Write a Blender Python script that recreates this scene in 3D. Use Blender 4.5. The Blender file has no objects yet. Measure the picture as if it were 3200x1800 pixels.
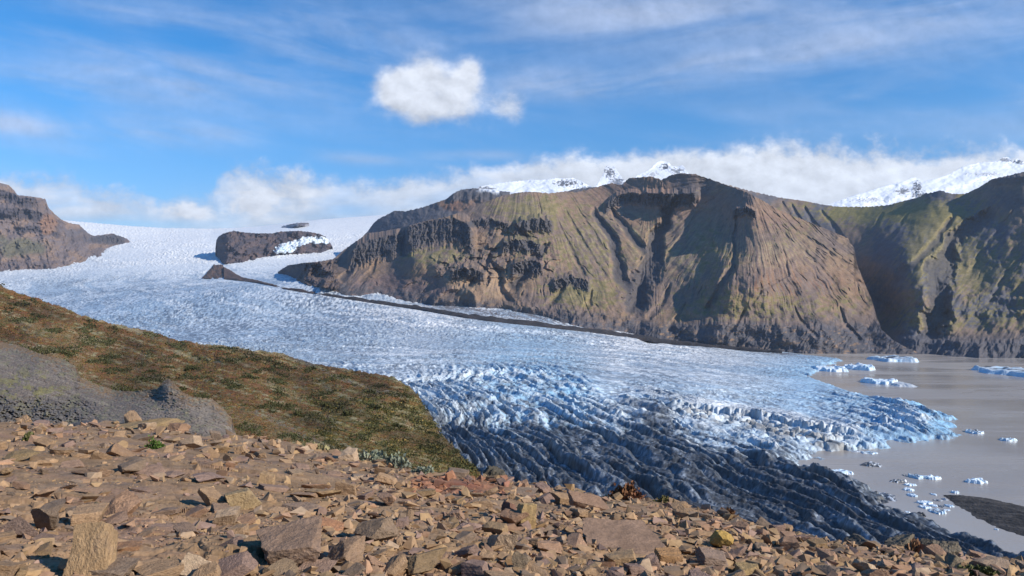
import bpy, bmesh, math, random
import numpy as np
from mathutils import Vector, Matrix

# ------------------------------------------------------------------ frame
F, CU, CV = 2285.0, 1600.0, 900.0        # focal length and centre on a 3200 x 1800 survey of the view
LAKE = -220.0                            # metres below eye level (the eye is the origin)
SUN_AZ, SUN_EL = math.radians(115), math.radians(29)   # clockwise from the view direction, above the horizon
R = np.random.RandomState(7)
random.seed(7)
sc = bpy.context.scene
col = sc.collection

# ------------------------------------------------------------------ numpy noise
def _hash(ix, iy, seed):
    n = (ix.astype(np.int64) * 374761393 + iy.astype(np.int64) * 668265263 + seed * 1274126177) & 0xffffffff
    n = ((n ^ (n >> 13)) * 1274126177) & 0xffffffff
    n = ((n ^ (n >> 16)) * 2246822519) & 0xffffffff
    return ((n ^ (n >> 15)) & 0xffffff) / float(0x1000000)

from concurrent.futures import ThreadPoolExecutor
POOL = ThreadPoolExecutor(4)
def par(f):
    """Run a point-wise function over big arrays on four threads."""
    def g(x, y, *a, **k):
        x, y = np.broadcast_arrays(np.asarray(x, float), np.asarray(y, float))
        if x.size < 60000: return f(x, y, *a, **k)
        sh = x.shape; r = list(POOL.map(lambda t: f(t[0], t[1], *a, **k), zip(np.array_split(x.ravel(), 24), np.array_split(y.ravel(), 24))))
        if isinstance(r[0], tuple): return tuple(np.concatenate(q).reshape(sh) for q in zip(*r))
        return np.concatenate(r).reshape(sh)
    return g

@par
def perlin(x, y, seed=0):
    x0, y0 = np.floor(x), np.floor(y)
    fx, fy = x - x0, y - y0
    ux, uy = fx * fx * fx * (fx * (fx * 6 - 15) + 10), fy * fy * fy * (fy * (fy * 6 - 15) + 10)
    out = 0
    for dx in (0, 1):
        for dy in (0, 1):
            a = _hash(x0 + dx, y0 + dy, seed) * 6.2831853
            g = np.cos(a) * (fx - dx) + np.sin(a) * (fy - dy)
            out = out + g * (ux if dx else 1 - ux) * (uy if dy else 1 - uy)
    return out * 1.5

def fbm(x, y, o=5, seed=0, gain=.5, lac=2.03):
    s, a = 0, 1.0
    for i in range(o):
        s = s + a * perlin(x + 13.7 * i, y - 7.3 * i, seed + i); x, y, a = x * lac, y * lac, a * gain
    return s

def billow(x, y, o=4, seed=0, gain=.5, lac=2.03):
    s, a = 0, 1.0
    for i in range(o):
        s = s + a * np.abs(perlin(x + 13.7 * i, y - 7.3 * i, seed + i)); x, y, a = x * lac, y * lac, a * gain
    return s

@par
def cells(x, y, seed=0, tilt=1.0, off=.5):
    """Broken blocks: every cell is a plane with its own height and tilt. Returns (height, distance to the edge, id)."""
    x0, y0 = np.floor(x), np.floor(y)
    b1 = np.full(x.shape, 9.0); b2 = np.full(x.shape, 9.0); h = np.zeros(x.shape); idd = np.zeros(x.shape)
    for dx in (-1, 0, 1):
        for dy in (-1, 0, 1):
            cx, cy = x0 + dx, y0 + dy
            px, py = cx + _hash(cx, cy, seed), cy + _hash(cx, cy, seed + 1)
            d = np.hypot(x - px, y - py)
            a = _hash(cx, cy, seed + 2) * 6.2831853; t = _hash(cx, cy, seed + 3) * tilt
            hh = off * (_hash(cx, cy, seed + 4) - .5) + t * (np.cos(a) * (x - px) + np.sin(a) * (y - py))
            m = d < b1
            b2 = np.where(m, b1, np.minimum(b2, d)); h = np.where(m, hh, h)
            idd = np.where(m, _hash(cx, cy, seed + 5), idd); b1 = np.where(m, d, b1)
    return h * sstep(0, .16, b2 - b1), b2 - b1, idd

def sstep(a, b, x):
    t = np.clip((x - a) / (b - a), 0, 1); return t * t * (3 - 2 * t)

def lerp(a, b, t): return a + (b - a) * t

def mixc(A, B, t):
    return A + (np.asarray(B, float) - A) * np.clip(t, 0, 1)[..., None]

class TPS:
    """Smooth interpolation of scattered values (thin plate spline)."""
    def __init__(s, pts, sx=1000.0, reg=1e-4):
        p = np.array(pts, float); s.p = p[:, :2] / sx; s.sx = sx
        n = len(p); K = s.k(np.linalg.norm(s.p[:, None] - s.p[None], axis=2)) + reg * np.eye(n)
        P = np.hstack([np.ones((n, 1)), s.p]); A = np.zeros((n + 3, n + 3))
        A[:n, :n] = K; A[:n, n:] = P; A[n:, :n] = P.T
        s.w = np.linalg.solve(A, np.concatenate([p[:, 2], np.zeros(3)]))
    @staticmethod
    def k(r): return r * r * np.log(r + 1e-9)
    def __call__(s, x, y): return par(s.ev)(x, y)
    def ev(s, x, y):
        x = np.asarray(x, float) / s.sx; y = np.asarray(y, float) / s.sx
        out = s.w[-3] + s.w[-2] * x + s.w[-1] * y
        for (px, py), w in zip(s.p, s.w):
            out = out + w * s.k(np.hypot(x - px, y - py))
        return out

@par
def polydist(X, Y, pts):
    """Distance to a polyline, and the position along it (0..1)."""
    pts = np.array(pts, float); best = np.full(X.shape, 1e9); pos = np.zeros(X.shape)
    L = np.concatenate([[0], np.cumsum(np.hypot(*np.diff(pts, axis=0).T))])
    for i in range(len(pts) - 1):
        a, b = pts[i], pts[i + 1]; d = b - a; l2 = max(d @ d, 1e-9)
        t = np.clip(((X - a[0]) * d[0] + (Y - a[1]) * d[1]) / l2, 0, 1)
        r = np.hypot(X - a[0] - t * d[0], Y - a[1] - t * d[1]); m = r < best
        pos = np.where(m, (L[i] + t * (L[i + 1] - L[i])) / L[-1], pos); best = np.where(m, r, best)
    return best, pos

def inside(X, Y, pts):
    c = np.zeros(X.shape, bool); n = len(pts)
    for i in range(n):
        (x1, y1), (x2, y2) = pts[i], pts[(i + 1) % n]
        if y1 == y2: continue
        c ^= ((y1 > Y) != (y2 > Y)) & (X < (x2 - x1) * (Y - y1) / (y2 - y1) + x1)
    return c

# ------------------------------------------------------------------ mesh and object helpers
def mesh_from(name, V, Fc, colr=None, smooth=True, sharp=None):
    """V (n,3); Fc (m,k) faces all with k corners; colr (n,3) point colours."""
    me = bpy.data.meshes.new(name); V = np.ascontiguousarray(V, np.float32); Fc = np.ascontiguousarray(Fc, np.int32)
    n, (m, k) = len(V), Fc.shape
    me.vertices.add(n); me.vertices.foreach_set('co', V.ravel())
    me.loops.add(m * k); me.loops.foreach_set('vertex_index', Fc.ravel())
    me.polygons.add(m); me.polygons.foreach_set('loop_start', np.arange(0, m * k, k, dtype=np.int32))
    me.polygons.foreach_set('loop_total', np.full(m, k, np.int32))
    if colr is not None:
        a = me.color_attributes.new('Col', 'FLOAT_COLOR', 'POINT')
        a.data.foreach_set('color', np.hstack([colr, np.ones((n, 1))]).astype(np.float32).ravel())
    me.update(calc_edges=True)
    me.polygons.foreach_set('use_smooth', np.full(m, bool(smooth)))
    if smooth:
        if sharp: me.set_sharp_from_angle(angle=math.radians(sharp))
    return me

def grid_faces(r, c):
    i = np.arange(r * c).reshape(r, c)
    return np.stack([i[:-1, :-1], i[:-1, 1:], i[1:, 1:], i[1:, :-1]], -1).reshape(-1, 4)

def link(name, data, mat=None, parent=None, **props):
    o = bpy.data.objects.new(name, data); col.objects.link(o)
    if mat: data.materials.append(mat)
    if parent: o.parent = parent
    for k, v in props.items(): o[k] = v
    return o

# ------------------------------------------------------------------ node helpers
class S:
    """A node socket with arithmetic."""
    nt = None
    def __init__(s, k): s.k = k
    @staticmethod
    def m(op, *a, clamp=False):
        n = S.nt.nodes.new('ShaderNodeMath'); n.operation = op; n.use_clamp = clamp
        for i, x in enumerate(a):
            if isinstance(x, S): S.nt.links.new(x.k, n.inputs[i])
            else: n.inputs[i].default_value = float(x)
        return S(n.outputs[0])
    def __add__(s, o): return S.m('ADD', s, o)
    __radd__ = __add__
    def __sub__(s, o): return S.m('SUBTRACT', s, o)
    def __rsub__(s, o): return S.m('SUBTRACT', o, s)
    def __mul__(s, o): return S.m('MULTIPLY', s, o)
    __rmul__ = __mul__
    def __truediv__(s, o): return S.m('DIVIDE', s, o)
    def clamp(s): return S.m('ADD', s, 0, clamp=True)

def nsm(a, b, x):
    n = S.nt.nodes.new('ShaderNodeMapRange'); n.interpolation_type = 'SMOOTHSTEP'
    for i, v in ((0, x), (1, a), (2, b)):
        if isinstance(v, S): S.nt.links.new(v.k, n.inputs[i])
        else: n.inputs[i].default_value = v
    return S(n.outputs[0])

def nvec(x, y, z=0):
    n = S.nt.nodes.new('ShaderNodeCombineXYZ')
    for i, v in enumerate((x, y, z)):
        if isinstance(v, S): S.nt.links.new(v.k, n.inputs[i])
        else: n.inputs[i].default_value = v
    return S(n.outputs[0])

def nnoise(vec, scale=1, detail=5, rough=.55, dist=0):
    n = S.nt.nodes.new('ShaderNodeTexNoise'); n.inputs['Scale'].default_value = scale
    n.inputs['Detail'].default_value = detail; n.inputs['Roughness'].default_value = rough; n.inputs['Distortion'].default_value = dist
    if vec is not None: S.nt.links.new(vec.k, n.inputs['Vector'])
    return S(n.outputs['Fac'])

def nmix(f, a, b, mode='MIX'):
    n = S.nt.nodes.new('ShaderNodeMix'); n.data_type = 'RGBA'; n.blend_type = mode
    for i, v in ((0, f), (6, a), (7, b)):
        if isinstance(v, S): S.nt.links.new(v.k, n.inputs[i])
        elif i == 0: n.inputs[i].default_value = v
        else: n.inputs[i].default_value = (*v, 1)
    return S(n.outputs[2])

def material(name):
    m = bpy.data.materials.new(name); m.use_nodes = True; S.nt = m.node_tree
    return m, m.node_tree.nodes['Principled BSDF']

def texco(kind='Object'):
    return S(S.nt.nodes.new('ShaderNodeTexCoord').outputs[kind])

def ground_mat(name, scales, rough=.9, bump=.5, dist=1.0, var=.5, spec=.25, attr=True, tint=None):
    """Surface coloured by the mesh's own albedo, broken up by fine noise and bumped by it. scales: noise scales per metre."""
    m, b = material(name); t = texco()
    if attr:
        a = S.nt.nodes.new('ShaderNodeAttribute'); a.attribute_name = 'Col'; base = S(a.outputs['Color'])
    else:
        a = S.nt.nodes.new('ShaderNodeObjectInfo'); base = S(a.outputs['Color'])
    n1 = nnoise(t, scales[0], 8, .62); n2 = nnoise(t, scales[1], 6, .6)
    k = nsm(.3, .7, n1 * .6 + n2 * .4)
    f = k * var + (1 - var * .5)
    c = nmix(1.0, base, nvec(f, f, f), 'MULTIPLY')
    if tint:
        c = nmix(nsm(.52, .7, nnoise(t, scales[0] * .6, 5, .6)) * tint[1], c, tint[0])
    S.nt.links.new(c.k, b.inputs['Base Color'])
    b.inputs['Roughness'].default_value = rough; b.inputs['Specular IOR Level'].default_value = spec
    bp = S.nt.nodes.new('ShaderNodeBump'); bp.inputs['Strength'].default_value = bump; bp.inputs['Distance'].default_value = dist
    S.nt.links.new((n1 * .6 + n2 * .4).k, bp.inputs['Height']); S.nt.links.new(bp.outputs[0], b.inputs['Normal'])
    return m

M = {}
M['mountain'] = ground_mat('mountain_rock', (.03, .16), .95, .5, 7, .5)
M['snowy'] = ground_mat('snow_and_rock', (.008, .03), .7, .15, 8, .06, .3)
M['ice'] = ground_mat('glacier_ice', (.06, .3), .5, .5, 3.0, .3, .4)
M['debris'] = ground_mat('moraine_debris', (.06, .3), .95, .8, 4, .6)
M['heath'] = ground_mat('heath_ground', (.25, 1.6), .95, .9, .5, .7)
M['dark_scree'] = ground_mat('dark_scree', (.5, 2.6), .95, 1.0, .35, .8)
M['rubble'] = ground_mat('rubble_ground', (2.0, 14.0), .95, .8, .04, .6)
M['scree'] = ground_mat('scree_stone', (5.0, 24.0), .9, .6, .02, .5)
M['stone'] = ground_mat('weathered_stone', (1.6, 9.0), .88, .85, .07, .6, .25, attr=False, tint=((.16, .11, .085), .5))
M['berg'] = ground_mat('iceberg_ice', (.12, .7), .4, .5, 1.0, .25, .45)
M['leaf'] = ground_mat('small_leaf', (1.5, 6), .8, .1, .02, .4)
M['stem'] = ground_mat('woody_stem', (3, 12), .9, .3, .01, .4, attr=False)

# lake: silty water
m, b = material('silty_water'); t = texco()
n1 = nnoise(t, .004, 4, .5); n2 = nnoise(t, .06, 4, .6); n3 = nnoise(t, .5, 4, .65)
S.nt.links.new(nmix(nsm(.35, .65, n1), (.340, .298, .258), (.385, .345, .302)).k, b.inputs['Base Color'])
mp = S.nt.nodes.new('ShaderNodeMapping'); mp.inputs['Scale'].default_value = (.35, 1.6, 1); mp.inputs['Rotation'].default_value = (0, 0, .5); S.nt.links.new(t.k, mp.inputs['Vector'])
wind = nnoise(S(mp.outputs[0]), .006, 6, .6, .4); S.nt.links.new((nsm(.35, .65, wind) * .28 + .10).k, b.inputs['Roughness']); b.inputs['IOR'].default_value = 1.33
bp = S.nt.nodes.new('ShaderNodeBump'); bp.inputs['Strength'].default_value = .35; bp.inputs['Distance'].default_value = .8
S.nt.links.new((n2 * .5 + n3 * .5).k, bp.inputs['Height']); S.nt.links.new(bp.outputs[0], b.inputs['Normal'])
M['water'] = m

# ------------------------------------------------------------------ sky, clouds in it, and sun
w = bpy.data.worlds.new('World'); sc.world = w; w.use_nodes = True; S.nt = w.node_tree
bg = w.node_tree.nodes['Background']
sky = w.node_tree.nodes.new('ShaderNodeTexSky'); sky.sky_type = 'NISHITA'; sky.sun_disc = False
sky.sun_elevation = SUN_EL; sky.sun_rotation = SUN_AZ; sky.altitude = 800; sky.air_density = 1.0; sky.dust_density = .0; sky.ozone_density = 4.0
hs = w.node_tree.nodes.new('ShaderNodeHueSaturation'); hs.inputs['Saturation'].default_value = 1.32; hs.inputs['Value'].default_value = 1.0
w.node_tree.links.new(sky.outputs[0], hs.inputs['Color'])
sep = w.node_tree.nodes.new('ShaderNodeSeparateXYZ'); w.node_tree.links.new(texco('Generated').k, sep.inputs[0])
dx, dy, dz = (S(o) for o in sep.outputs)
yy = S.m('MAXIMUM', dy, .08)
gu = dx / yy * F + CU; gv = CV - dz / yy * F          # bearing and height of the sky direction
front = nsm(.08, .2, dy)
skyc = nmix(1.0, S(hs.outputs[0]), nmix(nsm(.0, .26, dz), (.88, .93, 1.12), (1.34, 1.38, 1.42)), 'MULTIPLY')
def cn_(sx, sy, seed, det=7, rough=.58, dist=.2, skew=0.0):
    return nnoise(nvec((gu + gv * skew) / sx, (gv - gu * skew) / sy, seed), 1, det, rough, dist)
big, fine, wisp = cn_(420, 300, 0), cn_(120, 90, 3, 7, .62), cn_(46, 40, 4, 5, .62)
def line(pts):
    """Height of a polyline over the bearing."""
    rp = w.node_tree.nodes.new('ShaderNodeFloatCurve'); c = rp.mapping.curves[0]
    while len(c.points) < len(pts): c.points.new(.5, .5)
    for p, (u, v) in zip(c.points, pts): p.location = ((u + 400) / 4000, v / 1000)
    rp.mapping.update(); w.node_tree.links.new(((gu + 400) / 4000).k, rp.inputs['Value'])
    return S(rp.outputs[0]) * 1000
def blob(u, v, ru, rv):
    a = (gu - u) / ru; c = (gv - v) / rv
    return S.m('EXPONENT', (a * a + c * c) * -1)
def streak(pts, half, u0, u1, u2, u3):
    d = (gv - line(pts) + (big - .5) * half * 1.3) / half
    return S.m('EXPONENT', d * d * -1) * nsm(u0, u1, gu) * (1 - nsm(u2, u3, gu))
# low bank lying on the ice cap and the summits
top = line([(-400, 530), (60, 550), (190, 540), (300, 575), (420, 610), (560, 625), (660, 600), (690, 545), (760, 532), (900, 541), (1060, 556), (1300, 545), (1430, 532), (1560, 508), (1800, 484), (2110, 464), (2240, 470), (2360, 452), (2500, 446), (2740, 452), (2920, 446), (3110, 440), (3600, 430)])
edge = gv - top + (big - .5) * 150 + (fine - .5) * 130 + (wisp - .5) * 60
right = nsm(1250, 1900, gu)
bank = nsm(-22, 48, edge) * (right * .10 + .89)
gap = nsm(.44, .66, cn_(330, 75, 7, 6, .55) + (fine - .5) * .25) * (1 - right) * .36
bank = bank * (1 - gap) * (1 - blob(420, 700, 300, 24) * .8) * (1 - blob(1080, 660, 130, 26) * .75) * (1 - blob(690, 655, 50, 36) * .7) * (1 - blob(560, 585, 130, 26) * .7)
bank = bank + (blob(800, 640, 190, 44) + blob(560, 665, 170, 34) * .8) * nsm(.36, .62, fine * .6 + big * .4) * .7
# high thin cloud, combed by the wind
ca, cb = cn_(760, 130, 5, 8, .57, .4, .2), cn_(820, 120, 9, 8, .57, .4, -.17)
cw = cn_(900, 160, 12, 6, .55, .3, .12)
s1 = streak([(-400, 330), (1450, 280), (1600, 262), (1950, 272), (2200, 222), (2500, 172), (2800, 138), (3600, 90)], 52, 1400, 1650, 2500, 3000) * nsm(.22, .6, cb)
s2 = streak([(-400, 360), (0, 385), (300, 400), (600, 422), (850, 440), (3600, 520)], 40, -900, -800, 600, 950) * nsm(.2, .62, ca)
s3 = streak([(-400, 470), (900, 482), (1150, 492), (1500, 486), (3600, 450)], 17, 900, 1150, 1550, 1750) * nsm(.2, .6, ca)
veil = blob(350, 290, 800, 150) * nsm(.30, .75, ca) * .75 + blob(1900, 40, 460, 130) * nsm(.25, .62, cb) * .95 + blob(3000, 40, 700, 130) * nsm(.22, .65, cb) * .9
veil = veil + blob(1000, 140, 650, 130) * nsm(.34, .74, ca) * .5 + blob(2900, 290, 600, 70) * nsm(.42, .75, cb) * .55 + blob(3250, 400, 420, 60) * .5 + blob(500, 60, 900, 70) * nsm(.3, .7, ca) * .4 + nsm(.42, .8, cw) * .4
# the lone cumulus
puff = blob(1310, 265, 118, 74) + blob(1235, 285, 76, 66) + blob(1450, 290, 72, 85) * .95 + blob(1345, 345, 92, 44) * .8 + blob(1590, 335, 58, 46) * .85 + blob(1345, 208, 40, 42) * .6 + blob(1470, 218, 34, 48) * .7 + blob(1310, 388, 50, 26) * .35
cum = nsm(.16, 1.15, puff + (fine - .5) * 1.15 + (big - .5) * .4 + (wisp - .5) * .55) * .95
soft = (veil * .85 + s1 * .72 + s2 * .62 + s3 * .6).clamp() * .72
alpha = (1 - (1 - soft) * (1 - bank.clamp()) * (1 - cum)) * front
gu, gv = gu + 22, gv - 26; fine2, big2 = cn_(120, 90, 3, 7, .62), cn_(420, 300, 0); gu, gv = gu - 22, gv + 26
shade = (cn_(210, 110, 11, 4, .5) - .5) * .30 + (fine - fine2) * .65 + (big - big2) * 1.4 + .98 - nsm(290, 390, gv) * cum * .12 - nsm(300, 400, gv) * cum * .12
light = nmix(bank.clamp(), (4.8, 5.6, 7.4), (7.0, 7.5, 8.4))
light = nmix(cum, light, (7.5, 7.9, 8.7))
light = nmix(1.0, light, nvec(shade, shade, shade), 'MULTIPLY')
skyout = nmix(alpha, skyc, light)
w.node_tree.links.new(skyout.k, bg.inputs['Color']); bg.inputs['Strength'].default_value = .098; w.cycles.sampling_method = 'NONE'

ld = bpy.data.lights.new('sun', 'SUN'); ld.energy = 5.0; ld.angle = math.radians(.53); ld.color = (1, .93, .82)
so = link('sun', ld)
sd = Vector((math.sin(SUN_AZ) * math.cos(SUN_EL), math.cos(SUN_AZ) * math.cos(SUN_EL), math.sin(SUN_EL)))
so.rotation_euler = sd.to_track_quat('Z', 'Y').to_euler(); so.location = (40, -20, 60)

cam = bpy.data.cameras.new('camera'); cam.sensor_width = 36; cam.lens = 36 * F / 3200; cam.clip_start = .1; cam.clip_end = 60000
co = link('camera', cam); co.rotation_euler = (math.pi / 2, 0, 0); sc.camera = co
sc.view_settings.view_transform = 'Standard'; sc.view_settings.look = 'None'; sc.view_settings.exposure = .25; sc.view_settings.gamma = 1
sc.render.resolution_x, sc.render.resolution_y = 1024, 576
sc.cycles.max_bounces = 6; sc.cycles.use_denoising = True

# ------------------------------------------------------------------ terrain surveyed as bearing/height -> distance
def layer(name, us, top, bot, nrow, Dfun, shape, mat, kind='structure', back=(.03, .08, .16, .3), drop=.55, **props):
    U = np.tile(us, (nrow, 1)); T = np.linspace(0, 1, nrow)[:, None]
    vt, vb = top(us), bot(us)
    V = vb + (vt - vb) * T
    D = Dfun(U, V); D, C = shape(U, V, D)
    X, Y, Z = (U - CU) / F * D, D, (CV - V) / F * D
    rows = [(X, Y, Z, C)]
    for k in back:                                    # the far side, falling away behind the crest
        Yk = Y[-1:] * (1 + k); Xk = X[-1:] * (1 + k); Zk = Z[-1:] - drop * Y[-1:] * k
        rows.append((Xk, Yk, Zk, C[-1:]))
    P = [np.concatenate([r[i] for r in rows]) for i in range(4)]
    n, c = P[0].shape
    me = mesh_from(name, np.stack(P[:3], -1).reshape(-1, 3), grid_faces(n, c), P[3].reshape(-1, 3))
    return link(name, me, mat, kind=kind, **props) if kind else link(name, me, mat, **props)

def curve(pts):
    a = np.array(pts, float); return lambda u: np.interp(u, a[:, 0], a[:, 1])

def invD(pts):
    f = TPS([(u, v, 1e3 / d) for u, v, d in pts]); return lambda U, V: 1e3 / np.maximum(f(U, V), .02)

def gully(U, V, D, pts, wd, dep, w1=None):
    pts = np.array(pts, float)
    m = (U > pts[:, 0].min() - 4 * wd) & (U < pts[:, 0].max() + 4 * wd) & (V > pts[:, 1].min() - 4 * wd) & (V < pts[:, 1].max() + 4 * wd)
    wob = fbm(U[m] / 40, V[m] / 40, 3, 91) * wd * .28
    d, t = polydist(U[m] + wob, V[m] + wob * .5, pts)
    ww = wd * (.35 + .65 * np.minimum(1, t * 1.6)); e = sstep(0, .12, t) * sstep(1.02, .9, t)
    out = np.zeros(U.shape); out[m] = dep * np.clip(1 - d / ww, 0, 1) ** 1.5 * (3 - 2 * np.clip(1 - d / ww, 0, 1)) * .85 * e
    return out

def cliff(U, V, pts, h, amp, up=.3):
    """A rock wall: top edge along pts, h tall; returns (forward bulge, wall mask)."""
    p = np.array(pts, float)
    vc = np.interp(U, p[:, 0], p[:, 1]) + fbm(U / 14, U * 0 + pts[0][0], 3, 17) * 5
    s = V - vc; e = sstep(p[0, 0] - 2, p[0, 0] + .12 * (p[-1, 0] - p[0, 0]), U) * sstep(p[-1, 0] + 2, p[-1, 0] - .12 * (p[-1, 0] - p[0, 0]), U)
    prof = np.where(s < 0, np.clip(1 + s / (h * up), 0, 1), np.clip(1 - s / h, 0, 1))
    wall = sstep(-3, 2, s) * sstep(h, h * .6, s) * e
    return prof * amp * e, wall

def patches(U, V, C, lst, seed=5):
    n = fbm(U / 60, V / 40, 5, seed)
    for u, v, ru, rv, c, k in lst:
        g = np.exp(-((U - u) / ru) ** 2 - ((V - v) / rv) ** 2)
        C = mixc(C, c, k * sstep(.25, .75, g + n * .35))
    return C

MOSS, OLIVE, BROWN, RED, PURP, BASALT, OCHRE, SLATE = (.235, .196, .092), (.150, .126, .050), (.228, .152, .100), (.240, .148, .112), (.172, .126, .104), (.078, .073, .078), (.350, .240, .150), (.092, .088, .098)

# ---- central mountain
topC = curve([(960, 872), (1000, 842), (1039, 811), (1078, 778), (1120, 749), (1148, 729), (1200, 722), (1252, 712), (1300, 698), (1349, 686), (1396, 678), (1427, 666), (1470, 650), (1505, 635), (1563, 613), (1621, 601), (1660, 599), (1718, 604), (1769, 597), (1800, 601), (1854, 588), (1885, 578), (1912, 572), (1943, 579), (1959, 562), (1970, 556), (2000, 554), (2036, 551), (2068, 562), (2097, 547), (2126, 541), (2174, 544), (2217, 559), (2270, 578), (2300, 588), (2338, 602), (2435, 656), (2531, 695), (2604, 725), (2650, 745), (2668, 775), (2680, 830), (2702, 885), (2725, 940), (2738, 985), (2755, 1030), (2790, 1062), (2840, 1090), (2900, 1112)])
botC = curve([(960, 905), (1078, 920), (1200, 950), (1500, 985), (1700, 1012), (1854, 1032), (2000, 1072), (2242, 1108), (2411, 1128), (2900, 1140)])
DC = invD([(960, 900, 4400), (1078, 895, 4150), (1200, 930, 3900), (1300, 946, 3700), (1500, 958, 3419), (1700, 985, 3170), (1854, 1000, 3000), (2000, 1049, 2838), (2242, 1083, 2620), (2411, 1100, 2490), (2628, 1104, 2470), (2850, 1110, 2420),
           (1039, 811, 4700), (1148, 726, 4900), (1272, 706, 4750), (1357, 683, 4600), (1505, 636, 4500), (1621, 601, 4500), (1800, 601, 4650), (1912, 573, 4550), (2000, 555, 4350), (2126, 541, 4100), (2217, 559, 3950), (2338, 605, 3450), (2435, 658, 3330), (2531, 696, 3230), (2662, 749, 3120), (2705, 885, 2880), (2750, 1000, 2640),
           (2310, 850, 2790), (2020, 790, 3620), (1800, 820, 3560), (1560, 800, 3700), (1300, 800, 4000), (2180, 690, 3740), (2205, 765, 3430), (2270, 680, 3560), (2328, 660, 3330), (2500, 900, 2740), (1720, 690, 4050)])
DC0 = DC; turn = curve([(900, .78), (1000, .79), (1155, .8125), (1300, .838), (1500, .866), (1700, .896), (1854, .92), (2000, .944), (2242, .97), (2411, 1), (3000, 1)]); DC = lambda U, V: DC0(U, V) * turn(U)
GC = [([(2135, 590), (2111, 622), (2088, 671), (2062, 720), (2046, 760), (2040, 811), (2014, 870), (1998, 910), (1984, 950), (1992, 990)], 44, 115), ([(1850, 640), (1870, 686), (1917, 749), (1922, 790), (1932, 834), (1936, 868), (1966, 895), (1986, 930)], 30, 62),
      ([(1905, 640), (1922, 675), (1948, 702), (1970, 735), (1994, 764), (2030, 800)], 22, 52), ([(2312, 660), (2305, 702), (2295, 740), (2299, 790), (2290, 832), (2262, 875), (2235, 935), (2200, 985)], 17, 40), ([(2440, 760), (2454, 807), (2464, 856), (2380, 905), (2345, 950)], 9, 14),
      ([(2400, 650), (2500, 730), (2580, 780), (2650, 830)], 9, 12), ([(2360, 630), (2460, 740), (2560, 830), (2620, 900)], 7, 9), ([(1761, 640), (1790, 700), (1830, 770), (1870, 830), (1901, 880)], 11, 18), ([(1800, 640), (1830, 690), (1862, 740), (1900, 800)], 9, 14), ([(1740, 680), (1765, 740), (1800, 810), (1830, 870)], 9, 14),
      ([(1720, 750), (1690, 790), (1650, 830), (1625, 870), (1590, 910)], 26, 60), ([(1600, 700), (1640, 740), (1660, 780)], 16, 40), ([(1560, 760), (1530, 800), (1500, 860), (1450, 900), (1380, 930)], 17, 34), ([(1520, 800), (1560, 850), (1570, 910), (1600, 950)], 15, 32), ([(2190, 640), (2160, 700), (2115, 760), (2075, 820), (2052, 900)], 12, 20), ([(2100, 880), (2066, 950), (2016, 1000)], 14, 28),
      ([(1480, 760), (1440, 800), (1380, 840)], 14, 26), ([(2150, 940), (2120, 990), (2080, 1040)], 12, 20), ([(2480, 950), (2500, 1000), (2560, 1060)], 9, 14), ([(1270, 712), (1262, 760), (1268, 805)], 15, 70), ([(1110, 800), (1095, 850), (1060, 880)], 14, 40), ([(1180, 800), (1160, 850), (1120, 890)], 12, 26), ([(1770, 880), (1740, 930), (1700, 965)], 15, 30), ([(1850, 900), (1840, 950), (1810, 990)], 13, 24), ([(2330, 960), (2300, 1010), (2260, 1060)], 11, 16), ([(2620, 950), (2640, 1010), (2690, 1070)], 12, 18)]
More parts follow.
